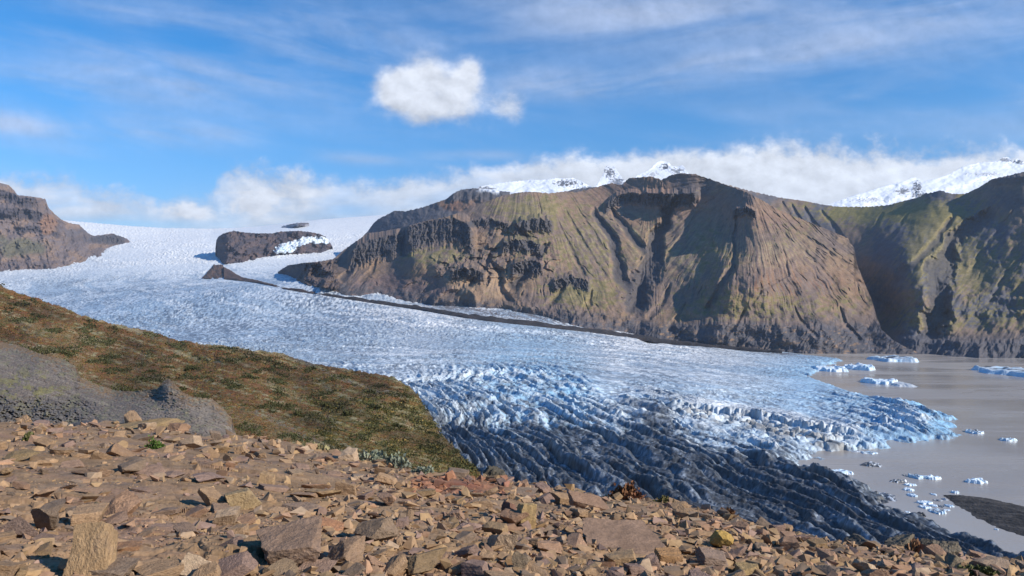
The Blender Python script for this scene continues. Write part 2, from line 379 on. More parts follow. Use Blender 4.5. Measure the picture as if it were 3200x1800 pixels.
def shapeC(U, V, D0):
    D = D0.copy(); wall = np.zeros(U.shape)
    for pts, h, amp in (([(1250, 728), (1287, 706), (1349, 688), (1415, 681), (1458, 698), (1492, 740)], 95, 230), ([(1085, 802), (1116, 768), (1155, 751), (1205, 738), (1255, 728)], 80, 170), ([(1600, 702), (1629, 689), (1680, 682), (1735, 692)], 48, 120), ([(1560, 764), (1600, 748), (1660, 752), (1700, 772)], 46, 110),
                        ([(1885, 642), (1925, 612), (1965, 600), (2010, 606)], 40, 120), ([(2000, 602), (2072, 604), (2125, 607), (2190, 600)], 50, 140), ([(2285, 660), (2330, 646), (2368, 660)], 30, 80), ([(1590, 828), (1640, 812), (1700, 824)], 50, 62), ([(1450, 692), (1530, 684), (1600, 702)], 26, 60),
                        ([(1340, 935), (1400, 905), (1460, 900), (1500, 935)], 50, 42), ([(1530, 950), (1700, 962), (1860, 975), (2000, 1010)], 44, 30), ([(1990, 1020), (2150, 1018), (2300, 1014), (2420, 1016), (2560, 1032), (2700, 1060)], 70, 34), ([(1400, 852), (1450, 835), (1520, 852)], 40, 70), ([(1720, 882), (1780, 860), (1850, 882)], 40, 56)):
        bul, wm = cliff(U, V, pts, h, amp); D -= bul; wall = np.maximum(wall, wm * (amp > h * 1.1))
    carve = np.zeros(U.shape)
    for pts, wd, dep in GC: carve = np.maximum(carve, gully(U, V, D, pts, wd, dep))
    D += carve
    # runnels following the fall line: fans below the cone's knob and below the middle shoulder
    f1 = np.arctan2(U - 2330, V - 540) * 420; f2 = np.arctan2(U - 1640, V - 420) * 420
    w1 = sstep(2000, 2080, U); fa = f2 * (1 - w1) + f1 * w1
    rad = np.hypot(U - lerp(1640, 2330, w1), V - 500)
    warp = fbm(U / 90, V / 90, 3, 3) * 10
    upper = sstep(1010, 940, V); fan = billow((fa + warp) / 24, rad / 420, 4, 21, .5)
    D += (.42 - fan) * (6.5 * upper + 2) + (.4 - billow((fa + warp) / 8, rad / 260, 3, 23, .55)) * 2.6 * upper
    vein = np.abs(perlin((fa + warp * 1.5) / 34, rad / 130, 35)) + .35 * np.abs(perlin((fa + warp) / 12, rad / 60, 36)); vein = sstep(.13, .0, vein) * upper * sstep(-.1, .25, fbm(U / 110, V / 110, 3, 37)); D += vein * 13; carve = np.maximum(carve, vein * 34)
    D += fbm(U / 190, V / 170, 4, 31) * 45 + (.4 - billow((fa + warp * 2) / 80, rad / 500, 2, 33, .5)) * 12 * upper
    crag = np.exp(-((U - 1600) / 150) ** 2 - ((V - 800 - (U - 1600) * .1) / 85) ** 2) + .7 * np.exp(-((U - 1430) / 90) ** 2 - ((V - 850) / 50) ** 2); crag = sstep(.2, .6, crag + fbm(U / 60, V / 60, 3, 5) * .25)
    hc, ec, ic = cells(U / 30 + fbm(U / 40, V / 40, 3, 8) * .6, V / 27, 41, 1.4, 1.0); hd, ed, _ = cells(U / 12, V / 11, 47, 1.4, 1.0)
    D += crag * (hc * 27 + hd * 9)
    D += wall * (billow(U / 15 + fbm(U / 30, V / 30, 3, 63) * .6, V / 60, 5, 61, .6) - .4) * 38
    low = sstep(985, 1035, V + (2000 - U) * .13 * (U < 2000) + fbm(U / 50, V / 30, 4, 75) * 16)
    ero = billow((U + (V - 1000) * .8) / 30 + fbm(U / 40, V / 40, 3, 73) * .5, V / 110, 4, 71, .55); D += low * (.4 - ero) * 11
    D += fbm(U / 26, V / 20, 4, 81, .55) * 3.6
    # true surface colours: scree, moss, bare rock
    n = fbm(U / 150, V / 120, 5, 101, .55); n2 = fbm((fa + warp * .6) / 7.5, rad / 85, 5, 103, .66); n3 = fbm(U / 26, V / 12, 5, 107, .62)
    def G(u, v, ru, rv): return np.exp(-((U - u) / ru) ** 2 - ((V - v) / rv) ** 2)
    C = np.tile(np.array(PURP), U.shape + (1,))
    C = mixc(C, BROWN, sstep(-.25, .35, n + n2 * .25)); C = mixc(C, RED, np.clip(G(1960, 625, 150, 60) + G(2160, 650, 110, 70) * .8 + G(1700, 790, 60, 50) + G(2380, 690, 130, 50) * .7 + G(2430, 830, 200, 60) * .5 + n2 * .2, 0, 1) * .85)
    C = patches(U, V, C, [(1440, 880, 60, 45, OCHRE, .85), (1560, 880, 70, 60, OCHRE, .6), (1250, 905, 190, 55, (.165, .115, .105), .9), (2160, 585, 90, 34, (.10, .088, .09), .8)])
    tan = np.clip(G(1860, 760, 130, 110) + G(2180, 790, 110, 110) + G(2450, 790, 190, 70) * .75 + G(1990, 720, 60, 60) * .6 + G(1620, 640, 130, 40) * .5, 0, 1)
    C = mixc(C, (.315, .255, .155), tan * sstep(-.22, .38, n2 + n3 * .25) * .8)
    moss = np.clip(G(1640, 650, 140, 50) * .8 + G(1860, 780, 130, 120) * .55 + G(2200, 800, 120, 110) * .5 + G(1360, 800, 130, 32) * .9 + G(1650, 760, 110, 70) * .6 + G(1810, 920, 130, 45) * .85 + G(2400, 960, 330, 70) * .6 + G(2470, 720, 100, 60) * .35, 0, 1)
    moss = sstep(.30, .62, moss * .75 + n3 * .30 + n2 * .16 + n * .12 + .04) * sstep(1050, 1000, V + n3 * 20)
    C = mixc(C, MOSS, moss * .8); C = mixc(C, OLIVE, moss * sstep(-.05, .4, n3 + n2 * .3) * .6)
    C = mixc(C, (.20, .085, .045), sstep(.1, .5, n2 + n * .3) * G(2440, 880, 200, 45) * .7)
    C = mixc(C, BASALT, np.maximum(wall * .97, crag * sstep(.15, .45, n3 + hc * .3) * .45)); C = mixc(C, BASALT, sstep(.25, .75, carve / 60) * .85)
    C = mixc(C, SLATE, low * sstep(-.5, .15, n3 + .25)); C = mixc(C, (.085, .080, .085), low * sstep(.1, .4, n3 + n) * .6)
    return D, C
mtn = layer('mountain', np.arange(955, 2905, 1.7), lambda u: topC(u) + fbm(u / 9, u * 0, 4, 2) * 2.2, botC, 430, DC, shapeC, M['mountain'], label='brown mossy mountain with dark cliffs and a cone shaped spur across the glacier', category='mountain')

# ---- right-hand mountain with the ravine
topR = curve([(2180, 560), (2250, 572), (2338, 595), (2435, 617), (2522, 629), (2580, 641), (2628, 646), (2715, 646), (2773, 641), (2831, 626), (2869, 617), (2885, 608), (2894, 603), (2905, 603), (2937, 595), (2976, 606), (3019, 605), (3063, 583), (3101, 559), (3159, 547), (3200, 536), (3500, 500), (3900, 540), (4300, 600), (4700, 690)])
DR = invD([(2300, 1104, 2700), (2628, 1104, 2500), (2869, 1112, 2420), (3111, 1119, 2330), (3200, 1117, 2300), (3480, 1117, 2250), (2200, 560, 4700), (2435, 617, 4750), (2580, 641, 4700), (2715, 646, 4500), (2831, 626, 4200), (2937, 595, 3900), (3019, 605, 3800), (3101, 559, 3650), (3200, 537, 3500), (3480, 505, 3400), (4000, 1120, 2150), (4000, 560, 3200), (4700, 1120, 2050), (4700, 690, 2900),
           (2500, 720, 4300), (2620, 740, 4050), (2700, 800, 3600), (2720, 900, 3420), (2765, 1000, 3020), (2780, 1060, 2640), (2850, 830, 2900), (2850, 930, 2680), (3000, 850, 2960), (3120, 850, 2800), (2900, 700, 3500)])
GR = [([(3120, 640), (3087, 677), (3005, 725), (2966, 764), (2956, 798), (2961, 817), (2922, 851), (2934, 899), (2937, 938), (2932, 986), (2918, 1015), (2918, 1075)], 50, 110), ([(2990, 660), (2960, 700), (2930, 750), (2905, 780), (2860, 820), (2815, 855), (2790, 900)], 22, 48), ([(3060, 620), (3030, 660), (2990, 700)], 12, 14), ([(2470, 632), (2500, 690), (2560, 740)], 13, 42), ([(2510, 640), (2535, 690), (2580, 745)], 12, 42), ([(2440, 625), (2470, 680)], 10, 32), ([(2560, 650), (2600, 700), (2640, 760)], 12, 28), ([(2760, 660), (2730, 720), (2700, 770)], 13, 20), ([(2840, 660), (2790, 730), (2730, 790)], 14, 20), ([(3180, 640), (3120, 720), (3060, 800), (3020, 880)], 12, 16), ([(3220, 780), (3150, 850), (3090, 950)], 12, 16)]
def shapeR(U, V, D0):
    D = D0.copy(); carve = np.zeros(U.shape)
    for pts, wd, dep in GR: carve = np.maximum(carve, gully(U, V, D, pts, wd, dep))
    D += carve; wall = np.zeros(U.shape)
    for pts, h, amp in (([(2780, 1058), (2920, 1062), (3060, 1072), (3300, 1075)], 44, 24), ([(2980, 930), (3060, 920), (3150, 935), (3300, 930)], 24, 20), ([(3000, 975), (3100, 968), (3250, 980)], 20, 16), ([(3090, 560), (3150, 556), (3260, 545)], 26, 40), ([(2790, 1000), (2850, 990), (2910, 1000)], 18, 12)):
        bul, wm = cliff(U, V, pts, h, amp); D -= bul; wall = np.maximum(wall, wm * (amp > 1.2 * h))
    along = U + (V - 600) * .75; cross = V - (U - 2600) * .25
    D += (.45 - billow(along / 34 + fbm(U / 80, V / 80, 3, 4) * .4, cross / 330, 4, 121, .5)) * 7
    D += fbm(U / 180, V / 150, 4, 131) * 42 + fbm(U / 30, V / 24, 4, 181, .5) * 2.6 + (.4 - billow(along / 80 + fbm(U / 90, V / 90, 3, 133) * .5, cross / 420, 2, 135)) * 16
    low = sstep(1030, 1075, V); D += low * (.4 - billow((U + (V - 1000) * .6) / 30 + fbm(U / 40, V / 40, 3, 173) * .5, V / 110, 4, 171, .55)) * 10
    n = fbm(U / 130, V / 100, 5, 201, .55); n2 = fbm(along / 9, cross / 90, 5, 203, .66); n3 = fbm(U / 26, V / 8, 5, 207, .62)
    def G(u, v, ru, rv): return np.exp(-((U - u) / ru) ** 2 - ((V - v) / rv) ** 2)
    C = np.tile(np.array(SLATE) * 1.15, U.shape + (1,)); C = mixc(C, BROWN, sstep(-.3, .4, n + n2 * .2) * .75)
    m0 = np.clip(G(2750, 665, 240, 42) + G(2960, 720, 110, 110) * .7 + G(3080, 850, 180, 110) * .7 + G(2870, 800, 70, 90) * .7 + G(2860, 1000, 90, 40) * .6 + G(3100, 990, 200, 40) * .5, 0, 1)
    moss = sstep(.22, .62, m0 * .7 + n2 * .22 + n3 * .26 + n * .15 + .05) * sstep(1085, 1030, V + n3 * 24)
    C = mixc(C, MOSS, moss * .8); C = mixc(C, OLIVE, moss * sstep(-.1, .35, n3 + n2 * .4) * .7); C = mixc(C, (.205, .175, .045), moss * G(2740, 665, 280, 42) * .8)
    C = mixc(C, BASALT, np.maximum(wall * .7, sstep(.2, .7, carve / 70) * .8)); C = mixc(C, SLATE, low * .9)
    C = mixc(C, (.085, .075, .07), G(3230, 620, 120, 60) * .7)
    return D, C
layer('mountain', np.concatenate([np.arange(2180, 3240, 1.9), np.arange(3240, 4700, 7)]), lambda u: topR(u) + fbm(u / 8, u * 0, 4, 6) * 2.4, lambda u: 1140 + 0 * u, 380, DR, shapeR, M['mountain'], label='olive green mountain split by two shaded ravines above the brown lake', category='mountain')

# ---- dark ridge behind the central mountain
topB = curve([(1080, 790), (1148, 725), (1165, 700), (1184, 683), (1215, 668), (1233, 658), (1268, 660), (1320, 648), (1356, 635), (1395, 622), (1415, 605), (1440, 593), (1480, 588), (1520, 590), (1575, 598), (1640, 604), (1720, 604), (1740, 608), (1790, 592), (1850, 585), (1950, 575), (2050, 570)])
DB = invD([(1100, 780, 6000), (1215, 668, 6300), (1450, 592, 6000), (1700, 600, 5900), (2050, 565, 5900), (1300, 740, 5300), (1600, 700, 5200), (2000, 700, 5200)])
def shapeB(U, V, D):
    s = V - topB(U); bul, wall = cliff(U, V, [(1400, 604), (1440, 598), (1520, 598), (1590, 606)], 34, 120)
    D = D - bul - billow((U + s * .5) / 30 + fbm(U / 40, V / 40, 3, 235) * .5, V / 90, 4, 231) * 30 + fbm(U / 60, V / 50, 5, 233) * 50
    n = fbm(U / 40, V / 30, 5, 237)
    C = np.tile(np.array(SLATE), U.shape + (1,)); C = patches(U, V, C, [(1430, 640, 50, 22, (.19, .10, .06), .9), (1480, 640, 60, 30, (.17, .11, .08), .7), (1380, 632, 24, 14, (.17, .10, .06), .8)]); C = mixc(C, BASALT, wall * .9)
    C = mixc(C, (.75, .78, .82), sstep(.0, .3, n + .5 * np.exp(-((U - 1570) / 90) ** 2) - .1) * sstep(18, 0, s) * sstep(1470, 1520, U) * sstep(1780, 1700, U))
    return D, C
layer('mountain', np.arange(1080, 2050, 2.2), lambda u: topB(u) + fbm(u / 8, u * 0, 4, 9) * 2, lambda u: 800 + 0 * u, 110, DB, shapeB, M['mountain'], label='dark bare ridge with a snow dusted crest behind the brown mountain', category='mountain')

# ---- snow summits
def snow(pts, bot, D0, seed, rocks, lab, du=1.7, rows=150):
    top = curve(pts); u0, u1 = pts[0][0], pts[-1][0]
    def sh(U, V, D):
        s = V - top(U)
        D = D - (V - 560) * 9 + fbm(U / 80, V / 30, 4, seed, .45) * 45 - billow(U / 40, V / 24, 3, seed + 9, .45) * 20
        C = np.tile(np.array((.80, .83, .88)), U.shape + (1,)); n = fbm(U / 11, V / 6, 5, seed + 3, .65)
        for (u, v, ru, rv, k) in rocks:
            g = np.exp(-((U - u) / ru) ** 2 - ((V - v) / rv) ** 2); D = D - g * 25 * np.abs(n)
            C = mixc(C, (.075, .072, .085), sstep(.42, .62, g * .75 + n * .38) * k)
        return D, C
    layer('snow_peak', np.arange(u0, u1, du), lambda u: top(u) + fbm(u / 6, u * 0, 4, seed) * 2.2, lambda u: bot + 0 * u, rows, lambda U, V: D0 + 0 * U, sh, M['snowy'], label=lab, category='mountain', back=(.02, .06, .12))
snow([(1440, 660), (1480, 600), (1500, 582), (1560, 572), (1660, 562), (1700, 562), (1735, 556), (1760, 558), (1790, 556), (1815, 565), (1840, 580), (1900, 600), (1960, 640)], 680, 8200, 301, [(1770, 572, 45, 14, .9), (1520, 590, 40, 9, .8), (1830, 588, 30, 8, .6)], 'smooth white snowfield with a rocky crest behind the dark ridge')
snow([(1820, 640), (1848, 590), (1868, 575), (1876, 560), (1884, 545), (1890, 524), (1898, 518), (1918, 520), (1930, 535), (1940, 552), (1952, 562), (1975, 572), (2010, 620)], 660, 8800, 331, [(1905, 540, 24, 22, .85), (1930, 570, 30, 16, .7)], 'snowy tower shaped rock peak half in the cloud')
snow([(1930, 640), (1960, 580), (1990, 548), (2010, 540), (2030, 530), (2042, 518), (2055, 505), (2064, 502), (2090, 508), (2102, 520), (2118, 521), (2133, 516), (2142, 528), (2150, 542), (2200, 590), (2240, 640)], 660, 8500, 351, [(2078, 522, 16, 12, .95), (2115, 535, 26, 12, .7), (2040, 545, 24, 8, .5)], 'sharp white summit with dark rock bands behind the brown mountain top')
snow([(2480, 690), (2560, 650), (2620, 628), (2680, 607), (2710, 598), (2760, 582), (2800, 572), (2828, 566), (2846, 556), (2860, 554), (2874, 560), (2884, 566), (2920, 560), (2965, 545), (3010, 520), (3060, 508), (3090, 506), (3118, 504), (3132, 494), (3142, 490), (3152, 492), (3162, 503), (3172, 500), (3178, 495), (3195, 503), (3230, 500), (3300, 480), (3420, 470)], 700, 8600, 371, [(2866, 585, 14, 26, .95), (2820, 598, 26, 14, .8), (2870, 610, 26, 14, .8), (3140, 500, 20, 10, .8), (3185, 506, 22, 8, .8), (3080, 545, 60, 8, .35), (2720, 625, 60, 10, .3)], 'broad glaciated white summit above the olive green mountain', 1.9)

# ---- left-hand mountain
topL = curve([(-1300, 500), (-500, 520), (-200, 560), (0, 571), (27, 578), (45, 596), (54, 609), (70, 611), (113, 616), (142, 622), (151, 648), (170, 668), (194, 687), (217, 697), (248, 702), (272, 726), (291, 737), (322, 734), (349, 729), (380, 739), (400, 748), (412, 760)])
botL = curve([(-500, 880), (0, 872), (190, 862), (241, 845), (303, 820), (342, 800), (373, 782), (412, 766)])
DL = invD([(-1300, 880, 5200), (-1300, 500, 7000), (-450, 860, 5600), (0, 850, 6000), (190, 840, 6300), (303, 799, 6900), (373, 764, 7600), (-450, 540, 7200), (0, 575, 7300), (113, 617, 7400), (194, 687, 7500), (291, 737, 7700), (406, 751, 7900), (60, 740, 6700)])
def shapeL(U, V, D):
    s = V - topL(U); wall = np.zeros(U.shape)
    for pts, h, amp in (([(-400, 590), (0, 590), (40, 605), (56, 615), (145, 625), (160, 660)], 40, 90), ([(-300, 650), (0, 650), (80, 650), (150, 670), (215, 700)], 44, 110), ([(40, 712), (110, 705), (200, 730)], 24, 60), ([(285, 742), (330, 737), (395, 748)], 22, 60)):
        bul, wm = cliff(U, V, pts, h, amp); D = D - bul; wall = np.maximum(wall, wm)
    D = D + wall * (billow(U / 12, V / 60, 4, 263) - .4) * 40 + fbm(U / 60, V / 50, 5, 261, .55) * 80 + (.4 - billow((U - s * .6) / 34, V / 120, 4, 265)) * 36
    n = fbm(U / 45, V / 30, 6, 271, .6)
    C = np.tile(np.array((.170, .132, .122)), U.shape + (1,)); C = mixc(C, (.225, .155, .115), sstep(-.1, .4, n)); C = mixc(C, (.062, .055, .062), wall * .9)
    C = patches(U, V, C, [(150, 700, 26, 40, (.24, .14, .09), .9), (240, 745, 26, 12, (.2, .13, .09), .7), (60, 770, 90, 36, (.12, .115, .07), .8), (90, 830, 150, 20, (.12, .095, .095), .6), (260, 735, 70, 30, SLATE, .6), (340, 750, 60, 18, BASALT, .8)])
    return D, C
layer('mountain', np.concatenate([np.arange(-1300, -60, 7), np.arange(-60, 412, 1.9)]), lambda u: topL(u) + fbm(u / 8, u * 0, 4, 12) * 2, botL, 200, DL, shapeL, M['mountain'], label='reddish brown cliffed mountain at the left edge above the white glacier', category='mountain')

# ------------------------------------------------------------------ glacier
def up(u, v, D): return ((u - CU) / F * D, D, (CV - v) / F * D)
GP = [up(*p) for p in [(2411, 1100, 2490), (2000, 1049, 2680), (1700, 985, 2840), (1500, 958, 2960), (1300, 946, 3100), (1155, 916, 3250), (1000, 889, 3420), (0, 850, 6000), (190, 840, 6300), (373, 764, 7600), (695, 826, 5800), (650, 870, 5000), (500, 800, 6600), (520, 757, 7500), (505, 714, 9300), (200, 690, 9600), (660, 717, 9200), (900, 699, 9700), (1000, 686, 10000), (1215, 671, 10500), (860, 800, 6300), (1000, 790, 6600), (850, 845, 5300), (940, 775, 6900), (200, 900, 5000), (0, 880, 5300), (500, 900, 4600), (300, 960, 3600), (600, 1000, 3000), (900, 1000, 2900), (1200, 1050, 2400), (900, 1100, 2050), (1300, 1180, 1470), (1600, 1100, 2030), (2000, 1150, 1800), (1500, 1450, 800), (1700, 1250, 1240), (2000, 1350, 1030), (2300, 1250, 1380), (2500, 1150, 1960), (1200, 1500, 700), (1900, 1650, 630), (0, 1100, 2000), (400, 1200, 1400), (-300, 880, 5800)]]
for u, v in ((-300, 700), (200, 720), (500, 740), (900, 725), (1215, 700)): GP.append(up(u, v + 10, 12500))
gz = TPS(GP, 1000.0, 2e-3)
FRONT = [(2440, 1101), (2634, 1126), (2560, 1150), (2535, 1174), (2507, 1172), (2590, 1205), (2662, 1229), (2766, 1254), (2843, 1262), (2885, 1267), (2887, 1285), (2947, 1298), (2996, 1311), (2930, 1318), (3001, 1334), (2960, 1345), (2999, 1355), (2947, 1371), (2862, 1377), (2862, 1385), (2766, 1373), (2740, 1383), (2768, 1396), (2662, 1407), (2548, 1410), (2566, 1436), (2497, 1443), (2466, 1448), (2517, 1474), (2590, 1489), (2678, 1507), (2714, 1531), (2740, 1560), (2799, 1588), (2797, 1604), (2869, 1630), (2947, 1666), (3050, 1702), (3154, 1736), (3200, 1754), (3450, 1840)]
def onlake(u, v):
    d = LAKE * F / (CV - v); return ((u - CU) / F * d, d)
FR = [onlake(*p) for p in FRONT]
POLY = FR + [(200, 300), (-3000, 300), (-6000, 5000), (-6000, 13000), (3000, 13000), (300, 3600), (700, 2900)]
SCARP = [onlake(u, v) for u, v in [(2120, 1306), (2200, 1312), (2300, 1322), (2380, 1328), (2450, 1346), (2540, 1362), (2620, 1376), (2700, 1384)]]

us = np.concatenate([np.arange(-1000, -60, 7), np.arange(-60, 3260, 2.4), np.arange(3260, 4000, 7)]); FL = (.54, -.84)
q = np.concatenate([np.linspace(1 / 540, 1 / 1150, 540, endpoint=False), np.linspace(1 / 1150, 1 / 4300, 440, endpoint=False), np.linspace(1 / 4300, 1 / 11800, 260)])
Y = np.repeat((1 / q)[:, None], len(us), 1); X = (us - CU)[None] / F * Y
Z0 = np.maximum(gz(X, Y), LAKE + 5)
# the skyline of the ice cap
tsky = curve([(-300, 688), (198, 689), (272, 697), (388, 706), (505, 714), (660, 717), (738, 714), (815, 708), (893, 698), (1000, 686), (1097, 679), (1215, 670), (1600, 640), (3500, 640)])
el = CV - F * Z0 / Y; cur = np.where(Y > 7800, el, 9e9).min(0); wgt = sstep(6600, 8800, Y)
Z0 = Z0 - (tsky(us) - cur)[None] / F * Y * wgt
fd, _ = polydist(X, Y, FR); ins = inside(X, Y, POLY); sd_ = np.where(ins, fd, -fd)
edge_n = fbm(X / 22, Y / 22, 4, 501) * 9 + fbm(X / 70, Y / 70, 3, 503) * 7
sdn = sd_ + edge_n * sstep(300, 0, fd)
U = np.repeat(us[None], len(q), 0); V = CV - F * Z0 / Y
hf = LAKE + np.clip(sdn, -8, 0) * .8 + sstep(0, 11, sdn) * (3.0 + 2.5 * np.clip(fbm(X / 40, Y / 40, 2, 507) + .6, 0, 2)) + np.maximum(sdn, 0) * .045 + np.maximum(sdn - 450, 0) * .4
Z0 = np.minimum(Z0, hf)
dirt = TPS([(0, 880, .12), (500, 800, .0), (200, 700, 0), (400, 950, .28), (700, 1000, .3), (1000, 1080, .22), (1250, 1000, .04), (1300, 1060, -.05), (1000, 960, .28), (1500, 985, .12), (1900, 1090, .12), (1700, 1060, .1), (1550, 1130, .1), (2100, 1150, .08), (2300, 1250, .08), (1900, 1250, .16), (1450, 1180, .35), (1300, 1200, .35), (1350, 1300, .74), (1600, 1260, .55), (1450, 1400, 1.1), (1700, 1350, .86), (2000, 1370, .85), (2150, 1345, .6), (2250, 1290, .0), (2200, 1390, .7), (1850, 1305, .72), (2040, 1325, .95), (1900, 1450, 1.05), (1600, 1480, 1.1), (2300, 1480, 1.05), (2500, 1560, 1.2), (2800, 1640, 1.3), (2450, 1430, .85), (2600, 1390, .4), (2700, 1330, .22), (2900, 1330, .35), (2500, 1300, .05), (2600, 1250, .12), (2400, 1130, .03), (2200, 1120, .08), (800, 880, .05), (600, 760, 0), (1000, 700, 0), (3100, 1750, 1.1), (2000, 1600, 1.1)])
blue = TPS([(0, 880, .15), (400, 950, .3), (500, 760, .0), (1000, 690, 0), (1550, 1170, .85), (1800, 1230, 1.), (1900, 1150, .2), (2500, 1220, .8), (2750, 1280, .95), (2300, 1170, .3), (2200, 1270, .5), (2600, 1340, .6), (1300, 1050, .0), (1350, 1250, .5), (1100, 1120, .3), (900, 1080, .3), (600, 1000, .3), (1450, 1350, .5), (1700, 1330, .7), (2000, 1130, .15), (1500, 1000, .1), (2000, 1500, .35), (2600, 1600, .15), (700, 880, .2), (2200, 1090, .05)])
dv = np.clip(dirt(U, V), 0, 1.3); bv = np.clip(blue(U, V), 0, 1)
deb = np.exp(-((V - (np.interp(U, [1200, 1300, 1427, 1700, 2100, 2450], [930, 950, 965, 998, 1058, 1104]))) / 13) ** 2) * sstep(1200, 1480, U)
flow = []                                                        # stream lines of the snout: the ridges run along them
for cval, ln in ((-46, [(1250, 1190), (1400, 1290), (1480, 1400), (1540, 1500)]), (51, [(1350, 1200), (1560, 1330), (1750, 1460), (1930, 1600)]), (141, [(1500, 1180), (1750, 1310), (2000, 1440), (2300, 1590), (2500, 1690)]),
                 (266, [(1750, 1190), (2000, 1290), (2300, 1400), (2600, 1530), (2850, 1640)]), (398, [(1950, 1170), (2250, 1250), (2500, 1330), (2750, 1420)]), (560, [(2050, 1130), (2400, 1200), (2750, 1290), (2950, 1350)])):
    for a_, b_ in ln:
        d_ = 1 / np.linspace(1 / 420, 1 / 4000, 900); k_ = np.argmax((CV - b_) / F * d_ < np.maximum(gz((a_ - CU) / F * d_, d_), LAKE + 6)); flow.append(((a_ - CU) / F * d_[k_], d_[k_], cval))
strm = TPS(flow, 500.0, 1e-3); nr_ = sstep(2300, 1700, Y)
sA = lerp(X * FL[0] + Y * FL[1], -Y, nr_); cA = lerp(X * .84 + Y * .54, np.clip(strm(X, Y), -900, 1500), nr_)
cA = cA + fbm(X / 120, Y / 120, 4, 511) * 14; sA = sA + fbm(X / 150, Y / 150, 3, 513) * 30
dkz = sstep(.6, 1.0, dv); mu_ = np.array([640, 700, 760, 893, 1000, 1155, 1310, 1427, 1543, 1700, 1863, 2112, 2360]); mv_ = np.array([850, 860, 872, 901, 917, 940, 961, 979, 994, 1013, 1033, 1067, 1096]); md_ = []
for a_, b_ in zip(mu_, mv_):
    d_ = 1 / np.linspace(1 / 500, 1 / 9000, 1500); md_.append(d_[np.argmax((CV - b_) / F * d_ < np.maximum(gz((a_ - CU) / F * d_, d_), LAKE + 4))])
mline = [(-2600, 7600)] + [((a_ - CU) / F * d_, d_) for a_, d_ in zip(mu_, md_)] + [(1500, 1500)]
cM, sM = polydist(X + fbm(X / 500, Y / 500, 3, 515) * 90, Y, mline); fband = fbm(cM / 75, sM * 9, 5, 517, .6); arc = fbm(sM * 42 + (cM / 900) ** 2 * 2.2, cM / 900, 4, 519, .55)
ridge = np.abs(perlin(sA / 330, cA / 18, 521)); ridge2 = np.abs(perlin(sA / 85, cA / 11, 523)); lump = np.abs(perlin(sA / 19 + perlin(X / 30, Y / 30, 529), cA / 15, 525)); fineh = billow(X / 11, Y / 11, 4, 527, .6)
ser = billow(sA / 17, cA / 34, 3, 531, .6); ser2 = billow(X / 9, Y / 14, 2, 533); fb, fe, fi = cells(sA / 13 + fbm(X / 20, Y / 20, 3, 535) * .5, cA / 7.5 + fbm(X / 18, Y / 18, 3, 537) * .5, 539, 1.5, 1.0)
kn = sstep(.22, .6, dv + bv * .35 - (Y > 2300) * .6)           # long pressure ridges near the snout, broken seracs higher up
rough = .45 + .9 * sstep(-.25, .45, fbm(X / 420, Y / 420, 4, 541) * .5 + arc * .8) ; 
smooth = 1 - .65 * np.exp(-((U - 2050) / 420) ** 2 - ((V - 1150) / 70) ** 2)
far = sstep(4600, 6200, Y); dome = sstep(7300, 8600, Y) * sstep(-4000, -3000, X)
hN = ridge * (11.5 + 9 * dkz) + ridge2 * (6.5 + dkz) + lump * (4.6 - 3.4 * dkz) + fineh * (1.2 + .5 * dkz) + fb * (2.1 - .9 * dkz)
hF = (ser * 5.0 * rough + ser2 * 1.4) * smooth * (1 + far * 1.1) * (1 - dome * .95)
H = lerp(hF, hN, kn)
H = H * sstep(-2, 45, sdn) * (1 - .5 * deb)
mT = np.interp(U, [629, 645, 656, 668, 695, 757, 800, 893, 1000, 1155, 1310, 1427, 1543, 1700, 1863, 2112, 2360, 2450], [866, 848, 836, 826, 824, 862, 872, 894, 909, 931, 951, 966, 980, 1003, 1024, 1061, 1090, 1100]); mB = np.interp(U, [629, 700, 757, 800, 893, 1000, 1155, 1310, 1427, 1543, 1700, 1863, 2112, 2360, 2450], [869, 874, 880, 887, 909, 925, 949, 971, 993, 1009, 1025, 1044, 1075, 1102, 1107])
bed = sstep(-7, 1, V - mT) * sstep(7, -1, V - mB) * sstep(620, 632, U) * sstep(2460, 2440, U)
H = H * (1 - .93 * bed)
d_s, t_s = polydist(X, Y, SCARP)
sx = np.array(SCARP); yl = np.interp(X, sx[:, 0], sx[:, 1]); sgn = np.where(Y > yl, d_s, -d_s)
inx = sstep(sx[0, 0] - 40, sx[0, 0] + 30, X) * sstep(sx[-1, 0] + 20, sx[-1, 0] - 40, X)
bl, be, bi = cells(X / 13, Y / 16, 551, .8, 1.2)
zone = np.exp(-((sgn + 45) / 45) ** 2) * inx
jag = sgn + fbm(X / 14, Y / 14, 3, 553) * 9
H = H * (1 - .45 * zone) + inx * sstep(-5, 5, jag) * 10.5 * sstep(160, 10, sgn) + zone * (bl * 7 + np.clip(be * 4, 0, 1) * 3.5)
Z = Z0 + H
